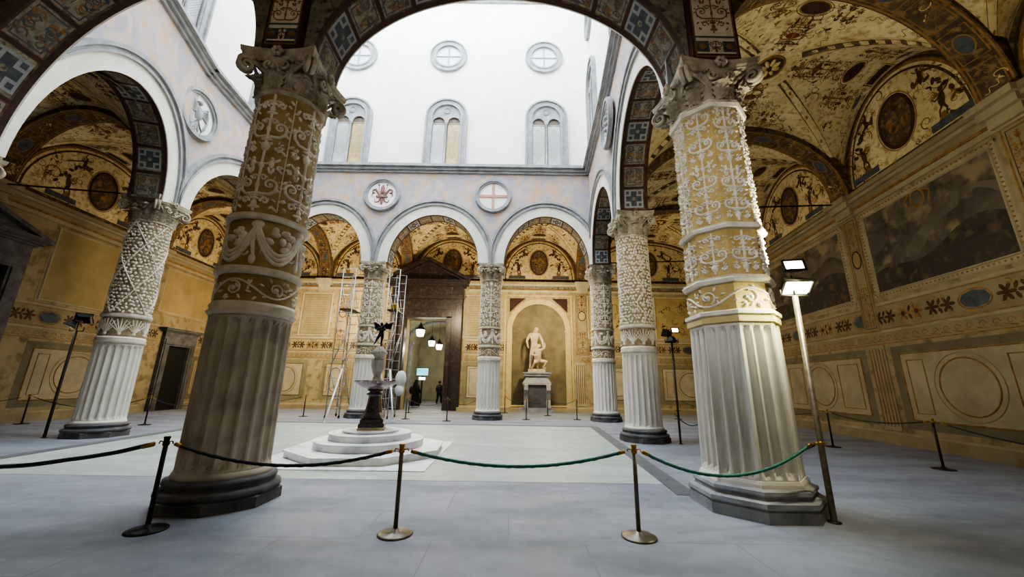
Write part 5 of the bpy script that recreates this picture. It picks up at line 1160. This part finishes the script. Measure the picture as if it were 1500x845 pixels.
# ------------------------------------------------------------------ people in the passage
def person(x,y,rz,k,label,robe):
    o=empty('person',(x,y,0),rz); tag(o,label,'person'); o.scale=(k,)*3
    p=dict(stand); p.update(knl=(-.12,-.1,.5),anl=(-.12,-.2,.1),tol=(-.12,-.33,.05),anr=(.1,.2,.13),tor=(.1,.1,.05),ell=(-.27,.06,1.17),wrl=(-.25,-.1,.98),hdl=(-.24,-.16,.9),elr=(.28,.05,1.17),wrr=(.3,.0,.93),hdr=(.3,-.03,.83))
    obj_from('body',man(p),M['skin'],o)
    if robe:
        g=MB(); seg=32; lv=[(.34,.3,.1),(.33,.28,.3),(.3,.25,.6),(.27,.21,.95),(.25,.18,1.15),(.27,.17,1.35),(.24,.15,1.45),(.1,.1,1.53)]; vs=[]
        for a_,b_,z in lv:
            for i in range(seg): t=2*pi*i/seg; w=1+.06*math.sin(t*7)*(1.4-z if z<1.3 else 0); vs.append((a_*w*math.cos(t),b_*w*math.sin(t),z))
        g.add(vs,[(k_*seg+i,k_*seg+(i+1)%seg,(k_+1)*seg+(i+1)%seg,(k_+1)*seg+i) for k_ in range(len(lv)-1) for i in range(seg)],0,True)
        for sg in (-1,1): tube(g,[(sg*.18,0,1.43),(sg*.28,.04,1.18),(sg*.29,-.06,.95)],[.09,.1,.12],12)
        g.build('robe',M['robe'],o)
        h=MB(); ball(h,(0,.0,1.66),.135,0,16,(1,1.05,1.15)); ball(h,(0,.06,1.5),.17,0,16,(1,.8,1.1)); h.build('headscarf',M['robe'],o)
        bg_=MB(); ball(bg_,(.3,.14,1.1),.2,0,14,(.7,.6,1.3)); bg_.build('shoulder_bag',M['coat'],o)
    else:
        g=MB(); lathe(g,[(.2,.8),(.21,.95),(.19,1.1),(.22,1.35),(.19,1.46),(.07,1.53)],24); 
        for sg in (-1,1): tube(g,[(sg*.17,0,1.43),(sg*.27,.05,1.17),(sg*.27,-.06,.98)],[.075,.065,.05],10)
        g.build('coat',M['coat'],o)
        t=MB()
        for sg,ky,ay in ((-1,-.1,-.2),(1,0,.2)): tube(t,[(sg*.1,0,.9),(sg*.12,ky,.5),(sg*.11,ay,.12)],[.12,.085,.065],12)
        t.build('trousers',M['robe'],o)
        h=MB(); ball(h,(0,.02,1.7),.115,0,14,(1,1.05,1)); h.build('hair',M['coat'],o)
        k2=MB(); ball(k2,(0,.2,1.22),.17,0,14,(.9,.7,1.3)); k2.build('backpack',M['coat'],o)
person(-6.38,26.3,2.6,1.0,'person in a long black robe and headscarf walking away through the portal passage',True)
person(-5.5,30.2,2.9,.98,'person in dark clothes with a backpack, farther back in the passage',False)
# passage lanterns, screen
def lantern(x,y,z,label,k=1.0):
    o=empty('hanging_lantern',(x,y,z)); tag(o,label,'lantern','white lanterns hanging in the passage')
    b=MB(); lathe(b,[(.16*k,-.12*k),(.22*k,.1*k),(.23*k,.16*k),(.1*k,-.22*k)][:1]+[(.17*k,-.15*k),(.22*k,.05*k),(.23*k,.2*k)],20,(0,0,0)); b.build('glass',M['lantg'],o)
    c=MB(); lathe(c,[(.27*k,.2*k),(.28*k,.24*k),(.14*k,.36*k),(.1*k,.46*k),(.05*k,.5*k),(.03*k,.6*k)],20); tube(c,[(0,0,.55*k),(0,0,6.75-z)],.012,6)
    for a in range(4): t=a*pi/2; tube(c,[(.24*k*math.cos(t),.24*k*math.sin(t),.22*k),(.28*k*math.cos(t),.28*k*math.sin(t),.4*k),(.1*k*math.cos(t),.1*k*math.sin(t),.5*k)],.012,5)
    c.build('cap',M['iron'],o)
lantern(-6.2,25.6,4.85,'nearest and largest white lantern hanging in the passage, upper left',1.25)
lantern(-6.1,29.0,4.5,'middle white lantern hanging in the passage, between the other two',1.1)
lantern(-5.55,29.2,4.25,'right-hand white lantern hanging in the passage near the right jamb',1.1)
o=empty('wall_screen',(-7.1,31.0,2.45)); tag(o,'lit blue information screen on a stand in the passage','screen')
b=MB(); box(b,-.5,.5,0,.06,-.32,.32); box(b,-.06,.06,.02,.08,-2.45,-.3); b.build('casing',M['black'],o); b=MB(); box(b,-.46,.46,-.012,-.002,-.28,.28); b.build('display',M['screen'],o)
b=MB(); box(b,-.25,.25,-.02,.0,-.62,-.42); b.build('notice',M['lantg'],o)
# ------------------------------------------------------------------ scaffold round the far column
def sc_tower(x,y,h,label,w=1.15,d=.7,lean=0,rz=0):
    o=empty('scaffold_tower',(x,y,0),rz); tag(o,label,'scaffold','scaffold towers at the far column')
    for xx in (-w/2,w/2):
        for yy in (-d/2,d/2): p=MB(); tube(p,[(xx,yy,.12),(xx,yy,h)],.026,8); p.build('upright',M['steel'],o)
    n=int(h/.42)
    for yy in ((-d/2,d/2)):
        for k in range(1,n+1): r=MB(); tube(r,[(-w/2,yy,k*h/n),(w/2,yy,k*h/n)],.016,6); r.build('rung',M['steel'],o)
    b=MB()
    for k in range(0,int(h/2)+0):
        z=.4+2*k; s=1 if k%2 else -1
        for yy in (-d/2,d/2): tube(b,[(-s*w/2,yy,z),(s*w/2,yy,z+1.7)],.016,6)
        for xx in (-w/2,w/2): tube(b,[(xx,-s*d/2,z),(xx,s*d/2,z+1.7)],.014,6)
    b.build('cross_brace',M['steel'],o)
    for xx in (-w/2,w/2):
        for yy in (-d/2,d/2): c=MB(); lathe(c,[(.0,-.02),(.06,-.02),(.06,.02),(.0,.02)],14); 
    for xx in (-w/2,w/2):
        for yy in (-d/2,d/2):
            c=MB(); n_=14; vs=[(xx+sx_*.02,yy+.065*math.cos(2*pi*i/n_),.065+.065*math.sin(2*pi*i/n_)) for sx_ in (-1,1) for i in range(n_)]; c.add(vs,[(i,(i+1)%n_,n_+(i+1)%n_,n_+i) for i in range(n_)]+[tuple(range(n_)),tuple(range(n_,2*n_))]); c.build('castor',M['black'],o)
    pl=MB(); box(pl,-w/2,w/2,-d/2,d/2,h-2.05,h-2.0); pl.build('platform',M['iron'],o)
    return o
sc_tower(-7.98,18.3,7.0,'steel scaffold tower with ladder rungs left of the far column',.62,1.1)
sc_tower(-5.75,18.3,7.0,'steel scaffold tower with ladder rungs between the far column and the portal',.5,1.1)
def stick(a,b,label):
    m_=MB(); tube(m_,[a,b],.04,8); ball(m_,(a[0],a[1],.05),.05,0,8); tag(m_.build('outrigger_pole',M['alu'],None,(a[0],a[1],0)),label,'pole','shiny outrigger poles of the scaffold')
M['alu']=mat('bright_aluminium',(226,230,238),(206,212,222),6,.3,metal=.2)
stick((-7.3,15.65,.05),(-7.75,17.7,2.15),'shiny leaning outrigger pole left of the fountain')
stick((-4.8,16.3,.05),(-5.55,17.7,2.15),'shiny leaning outrigger pole right of the fountain basin')
mb=MB(); ball(mb,(-5.1,17.98,1.75),.26,0,14,(1,.8,1.5)); ball(mb,(-5.12,17.95,1.25),.22,0,12,(1,.8,1.2)); tag(mb.build('wrapped_bundle',M['sheet'],None,(-5.1,17.95,1.0)),'pale wrapped sheet bundle hanging on the right scaffold tower','bundle')
mb=MB(); lathe(mb,[(.12,0),(.15,.32),(.16,.33),(.13,.34)],14,(-5.75,18.2,5.05)); tag(mb.build('bucket',M['yelp'],None,(-5.75,18.2,5.05)),'small yellow bucket on the right scaffold tower platform','bucket')
# camera
f=550.46; pitch=.249133; roll=.0154577
F=Vector((0,math.cos(pitch),math.sin(pitch))); R0=Vector((1,0,0)); U0=R0.cross(F)
c,s=math.cos(roll),math.sin(roll); Rv=R0*c+U0*s; Uv=U0*c-R0*s
cam=bpy.data.objects.new('camera',bpy.data.cameras.new('camera')); COL.objects.link(cam)
cam.matrix_world=Matrix(((Rv.x,Uv.x,-F.x,0),(Rv.y,Uv.y,-F.y,0),(Rv.z,Uv.z,-F.z,1.6),(0,0,0,1)))
cam.data.sensor_width=36; cam.data.sensor_fit='HORIZONTAL'; cam.data.lens=f/1500*36; cam.data.clip_start=.05
bpy.context.scene.camera=cam
w=bpy.data.worlds.new('world'); bpy.context.scene.world=w; w.use_nodes=True
bg=w.node_tree.nodes['Background']; bg.inputs[0].default_value=(.84,.92,1,1); bg.inputs[1].default_value=11.0
def light(kind,loc,e,col,r=.1,rot=None,**k):
    l=bpy.data.lights.new(kind.lower()+'_light',kind); l.energy=e; l.color=col
    if kind=='AREA': l.size=r
    else: l.shadow_soft_size=r
    for a,b in k.items(): setattr(l,a,b)
    o=bpy.data.objects.new(kind.lower()+'_light',l); COL.objects.link(o); o.location=loc
    if rot: o.rotation_euler=Vector(rot).to_track_quat('-Z','Y').to_euler()
    return o
W_=(1,.82,.52)
light('POINT',(2,21.0,5.5),520,W_,.3); light('POINT',(-3.6,20.8,5.8),420,W_,.3); light('POINT',(-9.6,21.0,5.5),620,W_,.3); light('POINT',(-14.9,21,5.3),170,W_,.3)
light('POINT',(-15.5,20.5,4.5),60,(1,.78,.48),.2); light('POINT',(7.5,21,4.0),90,W_,.2)
light('SPOT',(4.1,5.35,3.5),620,(1,.93,.65),.08,(.55,.65,.75),spot_size=2.6,spot_blend=.8)
light('SPOT',(4.0,5.0,3.05),120,(1,.97,.7),.08,(-.3,.3,-.6),spot_size=2.2,spot_blend=.8)
for x,y in ((-6.1,26.5),(-5.9,30),(-6,34)): light('POINT',(x,y,3.9),95,(1,.93,.78),.15)
light('SPOT',(4.35,4.7,3.0),110,(.98,1,.35),.08,(-.55,.62,-.3),spot_size=1.3,spot_blend=1)
light('POINT',(1.6,3.2,5.9),45,(1,.97,.92),.4); light('POINT',(-3.4,3.0,6.0),16,(1,.97,.92),.4)  # added fill lights for the near vault and springers, no lamp stands here
light('SPOT',(1.6,.6,4.6),330,(.95,.97,1),.5,(.34,1,-.12),spot_size=1.0,spot_blend=.8)  # added fill spot to brighten the octagonal column, no lamp stands here
sc=bpy.context.scene; sc.view_settings.view_transform='AgX'; sc.view_settings.look='AgX - Medium High Contrast'; sc.view_settings.exposure=.45
